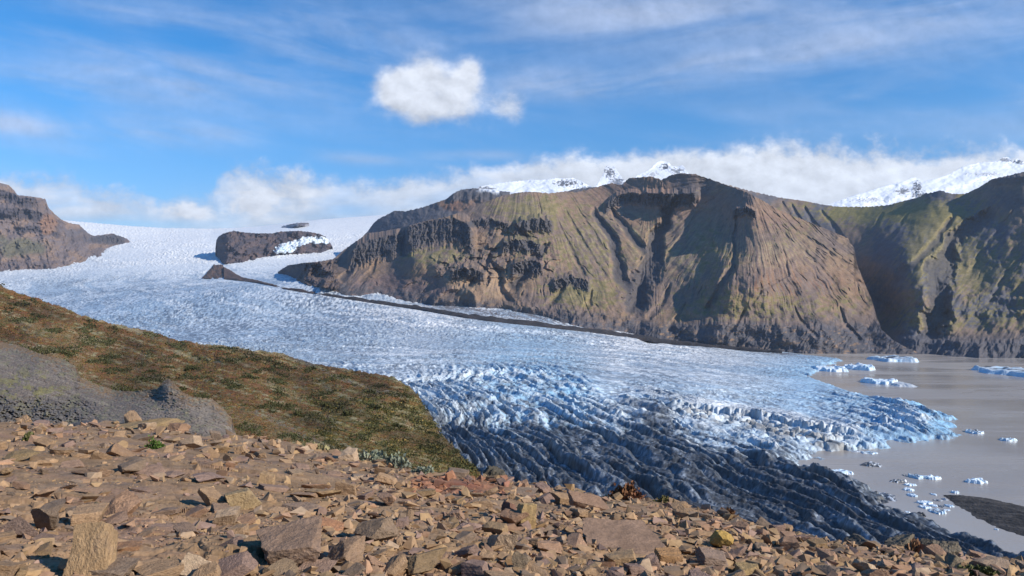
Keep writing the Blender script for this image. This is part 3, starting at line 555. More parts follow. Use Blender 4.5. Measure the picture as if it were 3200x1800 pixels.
# own colours of the ice: clean, grey, blue in the furrows, debris covered
hn = np.clip((H / 14), 0, 1.2); nf = fbm(X / 30, Y / 30, 5, 561, .6); ns = fbm(sA / 160, cA / 9, 4, 563, .6)
CLEAN, GREY, BLUE, DARK, TAN = (.90, .895, .875), (.44, .465, .48), (.24, .48, .68), (.030, .031, .035), (.40, .36, .30)
C = np.tile(np.array(CLEAN), X.shape + (1,))
C = mixc(C, GREY, np.clip(dv * 1.7, 0, .85) * (.55 + .45 * sstep(-.3, .4, ns + nf * .5)))
C = mixc(C, (.36, .43, .50), sstep(-.05, .4, fband * 1.2 + arc * .7 + dv * .3) * sstep(6200, 4800, Y) * sstep(1100, 1600, Y) * .72)
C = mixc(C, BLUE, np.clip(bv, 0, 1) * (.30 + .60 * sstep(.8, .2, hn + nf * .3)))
fleck = fbm(X / 17, Y / 30, 4, 565, .7); wide = fbm(X / 300, Y / 300, 4, 566) * .8 + fbm(sA / 700, cA / 60, 4, 568) * .5
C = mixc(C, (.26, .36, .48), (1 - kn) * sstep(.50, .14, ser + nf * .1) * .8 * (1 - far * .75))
C = mixc(C, (.15, .185, .235), (1 - kn) * sstep(.05, .5, fleck + wide * .5 + dv * .6 - .10) * (.95 - far * .75) * sstep(-.05, .2, dv))
dk = sstep(.36, .80, dv + nf * .22 + ns * .30 - (ridge * .5 + lump * .3 + ridge2 * .3) * .62 * (1 - .6 * dkz))
C = mixc(C, lerp(np.array(DARK), np.array((.090, .100, .115)), sstep(-.15, .5, ns * .7 + nf * .5 + (ridge + ridge2) * .35 - .1)[..., None]), dk * .97)
crack = sstep(.10, .02, np.abs(perlin(sA / 45 + nf, cA / 9, 567))) * sstep(-.1, .2, perlin(X / 120, Y / 120, 569)) * sstep(3200, 2400, Y)
C = mixc(C, (.20, .23, .27), sstep(.12, .5, ns + nf * .3) * sstep(3400, 2600, Y) * .6)
C = mixc(C, (.07, .08, .10), crack * .85); C = mixc(C, (.055, .07, .09), sstep(.10, .02, fe) * kn * .7 * sstep(.05, .4, dv + .2))
C = mixc(C, (.115, .09, .085), deb * sstep(-.25, .25, ns + nf * .4 + .1) * .9)
grit = fbm(X / 5, Y / 7, 4, 585, .7); C = C * (1 + dk * grit * .8)[..., None].clip(.3, 1.9)
C = mixc(C, TAN, zone * sstep(.3, .7, bi + nf * .4) * .7); C = mixc(C, (.70, .76, .78), zone * sstep(.5, .2, bi + nf * .3) * .8)
C = mixc(C, (.10, .09, .085), zone * sstep(-15, -75, sgn + nf * 30) * sstep(-.2, .3, nf) * .8)
me = mesh_from('glacier', np.stack([X, Y, Z], -1).reshape(-1, 3), grid_faces(*X.shape), C.reshape(-1, 3))
link('glacier', me, M['ice'], kind='structure', label='long white and blue crevassed glacier tongue ending dark in the brown lake', category='glacier')

def on_glacier(u, v):
    """Distance at which a bearing/height meets the glacier's mean surface."""
    out = []
    ds = 1 / np.linspace(1 / 500, 1 / 9000, 1500)
    for a, b in zip(u, v):
        zs = np.maximum(gz((a - CU) / F * ds, ds), LAKE + 4); hit = (CV - b) / F * ds < zs; k = np.argmax(hit)
        out.append(ds[k] if hit.any() else 8600.0)
    return np.array(out)
# ---- medial moraine
mt = curve([(690, 828), (700, 832), (757, 864), (800, 873), (893, 895), (1000, 910), (1155, 932), (1310, 952), (1427, 967), (1543, 981), (1700, 1004), (1863, 1025), (2112, 1062), (2360, 1091), (2450, 1101)])
mb = curve([(690, 832), (700, 872), (720, 875), (800, 886), (893, 908), (1000, 924), (1155, 948), (1310, 970), (1427, 992), (1543, 1008), (1700, 1024), (1863, 1043), (2112, 1074), (2360, 1101), (2450, 1106)])
mt0 = mt; mt = lambda u: mt0(u) + .45 * (mb(u) - mt0(u)) * sstep(720, 800, u)
mu = np.arange(700, 2448, 4.0); rows = []
dT, dB = on_glacier(mu, mt(mu)), on_glacier(mu, mb(mu)); kk = np.ones(21) / 21
dT, dB = (np.convolve(np.pad(d, 10, 'edge'), kk, 'valid') for d in (dT, dB))
nr = 16
for t in np.linspace(0, 1, nr):
    dd = 1 / lerp(1 / dB, 1 / dT, t); vv = lerp(mb(mu), mt(mu), t) + fbm(mu / 60, mu * 0 + t * 2, 5, 571) * 3
    xx, yy_ = (mu - CU) / F * dd, dd; hh = (math.sin(math.pi * t) * 5 + 3.0) * sstep(698, 760, mu) - 8 * (t in (0, 1)) + fbm(xx / 60, yy_ / 60, 4, 573) * 3.5
    rows.append(np.stack([xx, yy_, (CV - vv) / F * dd + hh], -1))
P = np.stack(rows); n = fbm(P[..., 0] / 40, P[..., 1] / 40, 5, 577)
C = np.tile(np.array((.040, .037, .040)), P.shape[:2] + (1,)); C = mixc(C, (.105, .068, .055), np.repeat(sstep(1100, 800, mu)[None], nr, 0) * .9 + n * .2)
link('moraine', mesh_from('moraine', P.reshape(-1, 3), grid_faces(*P.shape[:2]), C.reshape(-1, 3)), M['debris'], kind='structure', label='long dark rubble stripe running down the glacier', category='moraine')
# the broad brown head of the moraine under the rock hump
hu, hv = np.meshgrid(np.linspace(0, 1, 60), np.linspace(0, 1, 40))
ut = curve([(0, 668), (.3, 656), (.6, 645), (1, 629)]); ub = curve([(0, 696), (.3, 701), (.6, 727), (.85, 752), (1, 757)])
vt = 828 + hv * 42 - 0; uu = lerp(ut(hv), ub(hv), hu); vv = 827 + hv * (43 + 4 * hu) + fbm(uu / 12, hv * 3, 4, 581) * 3
dd = lerp(5750, 4950, hv) - np.sin(hu * np.pi) * 40
C = np.tile(np.array((.105, .066, .052)), uu.shape + (1,)); C = mixc(C, (.07, .055, .05), sstep(-.2, .4, fbm(uu / 12, vv / 8, 4, 583)))
link('moraine', mesh_from('moraine', np.stack([(uu - CU) / F * dd, dd, (CV - vv) / F * dd], -1).reshape(-1, 3), grid_faces(*uu.shape), C.reshape(-1, 3)), M['debris'], kind='structure', label='reddish brown rubble fan below the dark rock hump', category='moraine')

# ---- rocks standing out of the upper ice
def outcrop(name, pts_t, pts_b, D0, D1, seed, cols, lab, cat, ice=None):
    top, bot = curve(pts_t), curve(pts_b); u0, u1 = max(pts_t[0][0], pts_b[0][0]), min(pts_t[-1][0], pts_b[-1][0])
    us_ = np.arange(u0, u1, 1.6)
    def sh(U, V, D):
        t = (V - top(U)) / np.maximum(bot(U) - top(U), 3)
        vb = bot(us_); g = np.convolve(np.pad(on_glacier(us_, vb), 12, 'edge'), np.ones(25) / 25, 'valid') - 25
        D = g[None] + (vb[None] - V) * D1 + fbm(U / 50, V / 40, 5, seed, .5) * 90 - billow((U + V * .6) / 34, V / 60, 4, seed + 4) * 70
        n = fbm(U / 30, V / 18, 5, seed + 8)
        C = np.tile(np.array(cols[0]), U.shape + (1,)); C = mixc(C, cols[1], sstep(-.2, .35, n))
        if ice:
            wob = fbm(U / 14, V / 9, 4, seed + 11) * 5; k = inside(U + wob, V + wob, ice); C = mixc(C, (.60, .66, .72), k * 1.0); C = mixc(C, (.42, .58, .72), k * sstep(.0, .5, fbm(U / 7, V / 16, 4, seed + 12)) * sstep(750, 775, V) * .8); D = D - k * (6 + billow(U / 16, V / 10, 3, seed + 13) * 8)
        return D, C
    return layer(name, us_, lambda u: top(u) + fbm(u / 7, u * 0, 4, seed) * 1.6, lambda u: bot(u) + 4 + fbm(u / 9, u * 0 + 5, 4, seed) * 3, 70, lambda U, V: D0 + 0 * U, sh, M['mountain'], label=lab, category=cat)
outcrop('rock_outcrop', [(673, 775), (676, 750), (684, 738), (700, 729), (730, 721), (762, 726), (800, 729), (854, 729), (873, 724), (932, 721), (975, 726), (1000, 731), (1018, 740), (1032, 758), (1040, 774)], [(673, 790), (677, 808), (695, 824), (722, 826), (776, 812), (850, 801), (905, 797), (960, 794), (1005, 788), (1040, 778)], 5900, 3.2, 401, ((.062, .054, .064), (.10, .074, .072)), 'long dark rock hump with an ice tongue draped over its right half in the upper glacier', 'rock', [(975, 738), (1030, 742), (1030, 762), (965, 760), (930, 770), (908, 790), (864, 794), (852, 782), (880, 764), (915, 752), (945, 744)])
outcrop('rock_outcrop', [(868, 850), (885, 838), (901, 829), (947, 822), (1000, 817), (1060, 806)], [(868, 852), (900, 862), (932, 874), (943, 884), (1000, 892), (1060, 905)], 4650, 4.5, 441, ((.095, .075, .075), (.13, .095, .08)), 'low brown rubble spur at the left foot of the brown mountain', 'rock')
outcrop('rock_outcrop', [(880, 707), (905, 701), (935, 696), (962, 696), (968, 701)], [(880, 709), (905, 706), (935, 702), (968, 703)], 9000, 6.0, 461, ((.09, .085, .10), (.3, .3, .33)), 'thin line of dark rocks in the smooth white ice cap', 'rock')

# ---- lake
me = mesh_from('lake', np.array([(-200, 350, LAKE), (9000, 350, LAKE), (9000, 9000, LAKE), (-200, 9000, LAKE)]), np.array([[0, 1, 2, 3]]), smooth=False)
link('lake', me, M['water'], kind='structure', label='calm brown silty lake in front of the glacier', category='lake')

# ---- black sandbar in the lake
bar = [onlake(u, v) for u, v in [(2945, 1546), (3010, 1548), (3080, 1556), (3200, 1582), (3420, 1640), (3420, 1760), (3200, 1676), (3130, 1654), (3060, 1622), (3010, 1590), (2975, 1570)]]
bx = np.array(bar); gx, gy = np.meshgrid(np.linspace(bx[:, 0].min() - 8, bx[:, 0].max() + 8, 260), np.linspace(bx[:, 1].min() - 8, bx[:, 1].max() + 8, 260))
d, _ = polydist(gx, gy, bar + bar[:1]); sgn = np.where(inside(gx, gy, bar), d, -d) + fbm(gx / 8, gy / 8, 4, 601) * 2.2
zz = LAKE + np.clip(sgn, -6, 40) * .13 + billow((gx + gy) / 14, (gx - gy) / 60, 3, 603) * .9 * sstep(0, 8, sgn)
C = np.tile(np.array((.040, .036, .034)), gx.shape + (1,)); C = mixc(C, (.075, .066, .06), sstep(0, .5, fbm((gx + gy) / 10, (gx - gy) / 50, 4, 607)))
link('sandbar', mesh_from('sandbar', np.stack([gx, gy, zz], -1).reshape(-1, 3), grid_faces(*gx.shape), C.reshape(-1, 3)), M['debris'], kind='structure', label='low black sand bank in the brown lake', category='sandbar')

# ---- icebergs: (left, right, far waterline, near waterline, height in metres, kind, label)
BERGS = [(2714, 2874, 1117, 1134, 13, 'striped', 'flat dark topped iceberg in the far lake nearest the shore'), (2533, 2650, 1147, 1164, 12, 'white', 'square sided white iceberg beside the glacier front'), (2642, 2732, 1143, 1159, 14, 'white', 'tall white block iceberg next to the square sided one'),
 (3045, 3330, 1150, 1182, 15, 'striped', 'large tabular iceberg cut by the right edge of the view'), (2694, 2800, 1186, 1203, 10, 'white', 'white slanted iceberg in open water with a low tail'), (2760, 2866, 1194, 1210, 6, 'tail', 'low dirty tailed iceberg touching the white slanted one'),
 (3017, 3073, 1346, 1358, 4.5, 'striped', 'small grey white iceberg off the glacier snout tip'), (3117, 3181, 1371, 1380, 4, 'striped', 'low dark edged iceberg alone at the far right of the snout'), (2657, 2705, 1407, 1415, 1.6, 'grey', 'flat grey ice plate by the broken ice edge'), (2690, 2742, 1410, 1420, 1.8, 'striped', 'flat white rimmed ice plate by the broken ice edge'),
 (2688, 2758, 1446, 1461, 4, 'dark', 'dark iceberg with one white end in front of the bay'), (2587, 2672, 1468, 1486, 3.4, 'white', 'long low white iceberg against the dark ice'), (2515, 2573, 1450, 1474, 1.5, 'grey', 'ragged grey ice plate in the bay'),
 (2775, 2842, 1500, 1510, 3.2, 'dark', 'long almost black iceberg'), (2820, 2838, 1483, 1489, 1.6, 'dark', 'tiny dark iceberg beside the grey humped one'), (2838, 2884, 1483, 1498, 4, 'striped', 'grey humped iceberg with a dirty top'), (2884, 2938, 1489, 1500, 3.6, 'white', 'pale iceberg right of the grey humped one'),
 (2826, 2866, 1512, 1520, 2.2, 'white', 'slim white ice floe under the black iceberg'), (2824, 2856, 1527, 1536, 2.6, 'white', 'small rounded white ice floe below the slim floe'), (2836, 2864, 1542, 1555, 2.6, 'white', 'small curved white ice floe, lowest of three'), (3014, 3083, 1499, 1513, 4.2, 'white', 'bright blue white iceberg alone in the open water'),
 (2908, 2925, 1541, 1549, 1.6, 'white', 'tiny white ice piece between floes and sandbar'), (2971, 2996, 1536, 1543, 2.6, 'white', 'tiny pointed white ice piece above the sandbar'), (2915, 2944, 1560, 1568, 1.4, 'dark', 'small dark ice piece beside the sandbar point'), (2944, 2960, 1556, 1566, 1.5, 'grey', 'little grey ice chip at the sandbar point'),
 (2864, 2912, 1564, 1579, 2.4, 'white', 'white ice floe, upper in the cluster by the sandbar'), (2905, 2930, 1576, 1585, 1.8, 'white', 'little white ice floe in the middle of the cluster'), (2872, 2906, 1580, 1591, 2., 'white', 'blue white ice floe at the left of the cluster'), (2926, 2956, 1577, 1587, 1.2, 'dark', 'dark flat ice floe in the cluster'), (2955, 2979, 1576, 1587, 1.8, 'white', 'white ice floe touching the sandbar'),
 (2902, 2958, 1590, 1609, 2.6, 'striped', 'broad grey streaked ice floe, lowest in the cluster'), (2948, 2970, 1591, 1597, 1.2, 'white', 'thin white ice chip by the sandbar edge'), (2828, 2844, 1597, 1603, 1., 'white', 'faint ice chip in the open water left of the cluster'), (2858, 2896, 1603, 1615, 3, 'black', 'dark stony lump in the water by the dark ice'), (2877, 2922, 1635, 1649, 1.6, 'black', 'dark flat slab off the dark ice edge'), (2722, 2800, 1536, 1566, 2.6, 'dark', 'dark grey ice plate broken from the dark ice edge'), (3108, 3120, 1652, 1657, 1.4, 'white', 'white ice chip stranded on the lower sandbar edge')]
for i, (u0, u1, v0, v1, ht, kd, lab) in enumerate(BERGS):
    d1, d0 = onlake(0, v1)[1], onlake(0, v0)[1]; dm = (d0 + d1) / 2; wx = (u1 - u0) / F * dm / 2; wy = (d0 - d1) / 2
    n = 76; gx, gy = np.meshgrid(np.linspace(-1.15, 1.15, n), np.linspace(-1.15, 1.15, n)); s = 611 + i * 7
    a = np.arctan2(gy, gx); r = np.hypot(gx, gy); rim = .86 + .26 * fbm(np.cos(a) * 1.4 + i, np.sin(a) * 1.4, 4, s)
    X_, Y_ = gx * wx, gy * wy
    e = 1 - r / rim; cl, ce, ci = cells(gx * 2.3 + i, gy * 2.3, s, .8, 1)
    h = np.where(e > 0, sstep(0, .1 if kd in ('striped', 'white') else .35, e), 0) * ht * (.62 + .3 * fbm(gx * 1.6 + i, gy * 1.6, 4, s + 2) + .35 * cl - .18 * gy) + np.minimum(e, 0) * 6 - .3
    h = np.where(e > 0, np.maximum(h, .15 * ht * sstep(0, .1, e)), h)
    nn = fbm(gx * 3 + i, gy * 3, 5, s + 4, .6)
    cc = {'white': (.76, .84, .90), 'striped': (.62, .70, .76), 'grey': (.42, .44, .46), 'dark': (.09, .095, .105), 'tail': (.55, .57, .58), 'black': (.03, .028, .028)}[kd]
    C = np.tile(np.array(cc), gx.shape + (1,))
    if kd in ('white', 'striped'): C = mixc(C, (.38, .63, .80), sstep(-.1, .5, nn) * .55)
    if kd == 'striped': C = mixc(C, (.06, .065, .075), sstep(.0, .25, fbm(gx * 2 + gy * 3 + i, gy * 6, 4, s + 6)) * sstep(.1, .25, e))
    if kd in ('dark', 'grey'): C = mixc(C, (.62, .66, .70), sstep(.2, .5, nn + gx * .25))
    if kd == 'tail': C = mixc(C, (.05, .045, .045), sstep(.45, .6, gx + nn * .2))
    me = mesh_from('iceberg', np.stack([X_, Y_, h], -1).reshape(-1, 3), grid_faces(n, n), C.reshape(-1, 3))
    o = link('iceberg', me, M['berg'], label=lab, category='iceberg', group='icebergs floating in the brown lake'); o.location = ((u0 + u1 - 2 * CU) / 2 / F * dm, dm, LAKE)

# ------------------------------------------------------------------ heath covered hillside
topH = curve([(-1200, 620), (-700, 700), (-300, 790), (0, 887), (36, 909), (108, 930), (144, 943), (197, 959), (251, 984), (305, 1000), (384, 1018), (467, 1034), (538, 1059), (628, 1074), (700, 1079), (790, 1094), (843, 1099), (879, 1102), (917, 1118), (990, 1139), (1070, 1151), (1149, 1163), (1229, 1178), (1276, 1206), (1308, 1236), (1324, 1267), (1352, 1305), (1373, 1350), (1419, 1397), (1460, 1445), (1500, 1478), (1560, 1530)])
DH = invD([(-600, 730, 700), (-300, 790, 700), (0, 887, 650), (250, 984, 600), (540, 1059, 520), (800, 1093, 450), (990, 1139, 410), (1229, 1178, 335), (1311, 1240, 285), (1371, 1350, 215), (1460, 1445, 165), (1550, 1530, 130), (700, 1310, 165), (900, 1390, 125), (1200, 1460, 105), (1450, 1510, 110), (-500, 1100, 300), (0, 1100, 360), (300, 1180, 300), (600, 1200, 290), (1000, 1280, 215), (1250, 1350, 180), (100, 1350, 110), (900, 1250, 250)])
def shapeH(U, V, D):
    D = D * (1 + fbm(U / 180, V / 90, 5, 701) * .035 + fbm(U / 30, V / 14, 5, 703, .6) * .006)
    n = fbm((U + V * .3) / 260, (V - U * .34) / 13, 6, 711, .66); n2 = fbm(U / 26, V / 9, 5, 713, .62); n3 = fbm(U / 70, V / 30, 5, 717, .6)
    C = np.tile(np.array((.165, .082, .030)), U.shape + (1,))
    near = sstep(1150, 1300, V)
    near = near * sstep(800, 1050, U); C = mixc(C, (.125, .102, .026), sstep(-.1, .4, n3 + near * .7 - .1)); C = mixc(C, (.40, .33, .19), sstep(14, 3, V - topH(U) + n2 * 8) * sstep(560, 680, U) * sstep(980, 900, U) * .8); C = mixc(C, (.085, .080, .025), sstep(.0, .4, n2 * .7 + n3 * .6 + near * .12 - .05))
    C = mixc(C, (.42, .36, .22), sstep(.16, .65, n * .8 + n2 * .6 - near * .05) * .5); C = mixc(C, (.210, .080, .032), sstep(.1, .45, -n + n3 * .3) * .6)
    zz_ = fbm((U + V * .3) / 330, (V - U * .34) / 60, 3, 719); C = mixc(C, (.085, .052, .022), sstep(.05, .5, zz_) * .6); C = mixc(C, (.22, .165, .085), sstep(.1, .5, -zz_) * .45)
    e = V - topH(U); C = mixc(C, (.10, .085, .065), sstep(26, 6, e + n2 * 16) * sstep(1290, 1340, U) * .8)
    for pts, wd in (([(800, 1290), (880, 1322), (960, 1370), (1070, 1415)], 9), ([(930, 1120), (1030, 1170), (1150, 1215), (1260, 1240)], 6)):
        d, _ = polydist(U, V, pts); C = mixc(C, (.20, .17, .13), sstep(wd, wd * .3, d + n2 * 8) * .7)
    return D, C
bH = curve([(-700, 1345), (700, 1350), (900, 1405), (1200, 1480), (1560, 1540)])
layer('hillside', np.concatenate([np.arange(-1200, -60, 6), np.arange(-60, 1556, 2.0)]), lambda u: topH(u) + fbm(u / 26, u * 0 + 3, 4, 14) * (5 + 9 * sstep(1270, 1330, u)) + fbm(u / 6, u * 0, 4, 15) * (2.2 + 5 * sstep(1290, 1330, u)), bH, 260, DH, shapeH, M['heath'], back=(.05, .15, .35, .7), drop=.75, label='rust and olive heath covered hillside dropping to the glacier', category='hillside')

# ---- dark scree gully in front of it
topS = curve([(-1200, 860), (-700, 940), (-300, 1020), (0, 1068), (54, 1077), (126, 1106), (201, 1124), (233, 1142), (251, 1178), (287, 1196), (359, 1219), (413, 1223), (492, 1215), (513, 1189), (521, 1184), (530, 1185), (545, 1199), (574, 1228), (610, 1242), (664, 1246), (700, 1278), (725, 1307), (735, 1350), (745, 1375)])
DSc = invD([(-600, 960, 300), (0, 1068, 250), (233, 1142, 190), (359, 1219, 165), (528, 1185, 150), (660, 1246, 130), (740, 1360, 100), (-600, 1300, 60), (0, 1330, 62), (400, 1340, 66), (700, 1385, 76), (200, 1240, 110), (500, 1280, 100)])
def shapeS(U, V, D):
    h1, e1, _ = cells(U / 22, V / 12, 721, 1.0, 1.0); h2, e2, _ = cells(U / 8, V / 5, 725, 1.0, 1.0)
    blk = sstep(1230, 1270, V) * sstep(330, 200, U)
    D = D * (1 + fbm(U / 120, V / 70, 5, 727) * .03 + h1 * .018 * (.4 + blk * .8) + h2 * .009 * (1 + blk * 1.5) - np.exp(-((U - 527) / 34) ** 2 - ((V - 1215) / 40) ** 2) * .1)
    n = fbm(U / 50, V / 28, 6, 731, .6); n2 = fbm(U / 12, V / 6, 5, 733, .6)
    C = np.tile(np.array((.160, .126, .100)), U.shape + (1,)); C = mixc(C, (.135, .115, .103), sstep(-.1, .4, n2 + n * .4)); C = mixc(C, (.23, .19, .15), sstep(.05, .45, fbm((U + V * .3) / 120, (V - U * .38) / 9, 5, 735, .65)) * .75); C = mixc(C, (.13, .118, .108), blk * .6); C = mixc(C, (.19, .115, .05), sstep(26, 4, V - topS(U) + n2 * 30 + n * 20) * .75); C = C * (1 + .34 * fbm(U / 5, V / 2.6, 3, 737, .7))[..., None].clip(.35, 1.8)
    C = mixc(C, (.20, .17, .055), sstep(.08, .34, n + n2 * .4) * np.exp(-((U - 90) / 150) ** 2 - ((V - 1210) / 50) ** 2))
    C = mixc(C, (.20, .18, .10), sstep(.16, .4, n2 * .6 + n * .5) * .6); C = mixc(C, (.20, .165, .13), np.exp(-((U - 640) / 26) ** 2 - ((V - 1290) / 30) ** 2) * 1.2)
    C = mixc(C, (.04, .04, .045), sstep(.10, .03, e1) * blk * .8)
    return D, C
layer('scree_slope', np.concatenate([np.arange(-1200, -60, 5), np.arange(-60, 745, 1.6)]), lambda u: topS(u) + fbm(u / 6, u * 0, 4, 18) * 2.5, lambda u: 1350 + sstep(500, 745, u) * 40, 190, DSc, shapeS, M['dark_scree'], back=(.04, .12, .3), drop=.9, label='dark grey scree gully with a small pointed crag below the heath', category='scree slope')

# ------------------------------------------------------------------ rubble slope underfoot
GA, GB = -.105, -.19
vrim = curve([(-1500, 1270), (-900, 1290), (-300, 1312), (0, 1322), (60, 1320), (230, 1325), (305, 1318), (377, 1312), (449, 1311), (502, 1320), (553, 1347), (639, 1372), (718, 1357), (800, 1370), (879, 1378), (937, 1390), (1070, 1421), (1165, 1437), (1276, 1460), (1371, 1475), (1467, 1486), (1600, 1503), (1693, 1512), (1786, 1534), (1864, 1547), (1910, 1550), (2004, 1560), (2097, 1573), (2190, 1590), (2268, 1606), (2376, 1639), (2493, 1664), (2586, 1686), (2664, 1702), (2773, 1720), (2835, 1731), (3021, 1740), (3114, 1750), (3200, 1765), (3700, 1850), (4200, 1920), (5200, 2060)])
def ground_D(u, v):
    Xr, Zr = (np.asarray(u, float) - CU) / F, (CV - np.asarray(v, float)) / F
    return 1.6 / np.maximum(GA * Xr + GB - Zr, .035)
def ground_z(x, y):
    return -1.6 + GA * x + GB * y + fbm(x / 4.5, y / 4.5, 3, 801) * .10
def ground_fine(x, y, step=.05):
    f1, f2, f3 = np.clip(.16 / step, 0, 1) ** 2, np.clip(.038 / step, 0, 1) ** 2, np.clip(.035 / step, 0, 1) ** 2
    wx, wy = x + fbm(x / .8, y / .8, 3, 803) * .18, y + fbm(x / .8, y / .8, 3, 805) * .18
    a, ea, ia = cells(wx / 1.3, wy / .9, 811, .9, .8); b, eb, ib = cells(wx / .42, wy / .34, 815, .9, .9); c, ec, ic = cells(wx / .15, wy / .13, 819, 1.0, .9)
    slab = sstep(.1, .5, fbm(x / 2.6, y / 2.6, 3, 823) + .25)           # smooth slabs here, broken stone there
    h = f1 * a * .09 + f2 * b * .075 * (1.15 - slab * .7) + f3 * c * .035 * (1.1 - slab * .8) - f2 * .014 * sstep(.16, 0, ea) - f3 * .018 * sstep(.1, 0, eb) + f3 * fbm(x / .12, y / .12, 4, 825) * .010
    return h, ia, ib, ic, ea, eb, slab
gus = np.concatenate([np.arange(-1500, -100, 7), np.arange(-100, 3300, 2.3), np.arange(3300, 5200, 7)]); rimD = ground_D(gus, vrim(gus)); rimD = np.minimum(rimD, 32)
tt = np.linspace(0, 1, 640)[:, None]; GD = 1 / lerp(1 / 3.0, 1 / rimD[None], tt)
GX = (gus - CU)[None] / F * GD
h, ia, ib, ic, ea, eb, slab = ground_fine(GX, GD, np.gradient(GD, axis=0))
GZ = ground_z(GX, GD) + h
n = fbm(GX / 1.5, GD / 1.5, 5, 831); n2 = fbm(GX / .2, GD / .2, 4, 833)
C = np.tile(np.array((.268, .168, .090)), GX.shape + (1,))
C = mixc(C, (.278, .166, .108), sstep(.45, .8, ia) * .8); C = mixc(C, (.305, .196, .112), sstep(.6, .9, ib) * .7); C = mixc(C, (.23, .160, .110), sstep(.3, .05, ib) * .7)
C = mixc(C, (.225, .138, .07), (1 - slab) * sstep(-.2, .3, n2) * .7); C = mixc(C, (.16, .10, .06), sstep(.06, .0, eb) * .6)
red = np.exp(-((GX / GD * F + CU - 1430) / 120) ** 2 - ((CV - GZ / GD * F - 1520) / 22) ** 2); C = mixc(C, (.25, .085, .045), red * .9)
skirt = [(GX, GD, GZ, C)]
for k in (.03, .1, .25, .6): skirt.append((GX[-1:] * (1 + k), GD[-1:] * (1 + k), GZ[-1:] - .3 - 1.1 * GD[-1:] * k, C[-1:]))
P = [np.concatenate([s[i] for s in skirt]) for i in range(4)]
link('rubble_ground', mesh_from('rubble_ground', np.stack(P[:3], -1).reshape(-1, 3), grid_faces(*P[0].shape), P[3].reshape(-1, 3), True, 40), M['rubble'], kind='structure', label='brown broken rock slope in front falling away to the rim', category='ground')

def ico(sub):
    bm = bmesh.new(); bmesh.ops.create_icosphere(bm, subdivisions=sub, radius=1)
    V = np.array([v.co[:] for v in bm.verts]); Fc = np.array([[v.index for v in f.verts] for f in bm.faces]); bm.free(); return V, Fc
ICO = {k: ico(k) for k in (1, 2, 3, 5, 6)}
def rock_shape(seed, sub=5, planes=13, rough=.05, block=False):
    """An angular stone: a ball cut by random planes, chipped and pitted; fills the box -1..1."""
    r = np.random.RandomState(seed); V, Fc = ICO[sub]
    nrm = r.normal(size=(planes, 3)); nrm /= np.linalg.norm(nrm, axis=1)[:, None]
    nrm[1::3] = -nrm[0::3][:len(nrm[1::3])] + r.normal(size=nrm[1::3].shape) * .25; nrm /= np.linalg.norm(nrm, axis=1)[:, None]
    d = r.uniform(.40, .85, planes)
    if block:                                            # a squared slab with broken corners
        ax = np.array([(1, 0, 0), (-1, 0, 0), (0, 1, 0), (0, -1, 0), (0, 0, 1), (0, 0, -1)], float) + r.normal(size=(6, 3)) * .17
        nrm = np.vstack([ax / np.linalg.norm(ax, axis=1)[:, None], nrm[:4]]); d = np.concatenate([r.uniform(.5, .7, 6), r.uniform(.72, .95, 4)])
    dots = V @ nrm.T
    rad = np.min(np.where(dots > .05, d / np.maximum(dots, .05), 1.5), axis=1); rad = np.minimum(rad, 1.5)
    P = V * rad[:, None]
    if sub > 2:
        o = seed * 3.1
        nz = fbm(P[:, 0] * 2.2 + o, P[:, 1] * 2.2 + P[:, 2] * 1.7, 5, seed, .6) + fbm(P[:, 1] * 2.6 - o, P[:, 2] * 2.6 - P[:, 0], 5, seed + 50, .6)
        ch, _, _ = cells(P[:, 0] * 3 + P[:, 2] * 2 + o, P[:, 1] * 3 - P[:, 2] * 2, seed + 70, 1, 1)
        P = P * (1 + rough * nz + rough * .55 * ch)[:, None]
    lo, hi = P.min(0), P.max(0); P = (P - (lo + hi) / 2) / ((hi - lo) / 2); return P, Fc

TAN, PINK, OCH, GREYB, PURPL, YEL, PALE, RUST, DARKB = (.325, .206, .116), (.335, .200, .122), (.350, .226, .120), (.235, .165, .112), (.265, .172, .130), (.400, .270, .125), (.450, .320, .205), (.42, .21, .11), (.16, .125, .09)
def put_stone(me, u, v, w_, h_, rz, tilt, colr, lab, group=None, depth=.85, sink=.3, dist=None, name='boulder', cat='boulder'):
    D = float(ground_D(u, v)) if dist is None else dist
    sw, sh = w_ * D / F / 2, max(h_ - .22 * w_, .45 * h_) * D / F / 2
    o = bpy.data.objects.new(name, me); col.objects.link(o)
    Dc = D + sw * depth * .6; x = (u - CU) / F * D
    zb = float(ground_z(np.array(x), np.array(Dc))) if dist is None else (CV - v) / F * D
    sh *= 1 + sink
    o.location = (x, Dc, zb + sh * (1 - 2 * sink / (1 + sink) * .8))
    o.scale = (sw * 1.06, sw * depth, sh); o.rotation_euler = (tilt[0], tilt[1], rz); o.color = (*colr, 1)
    o['label'] = lab; o['category'] = cat
    if group: o['group'] = group
    return o
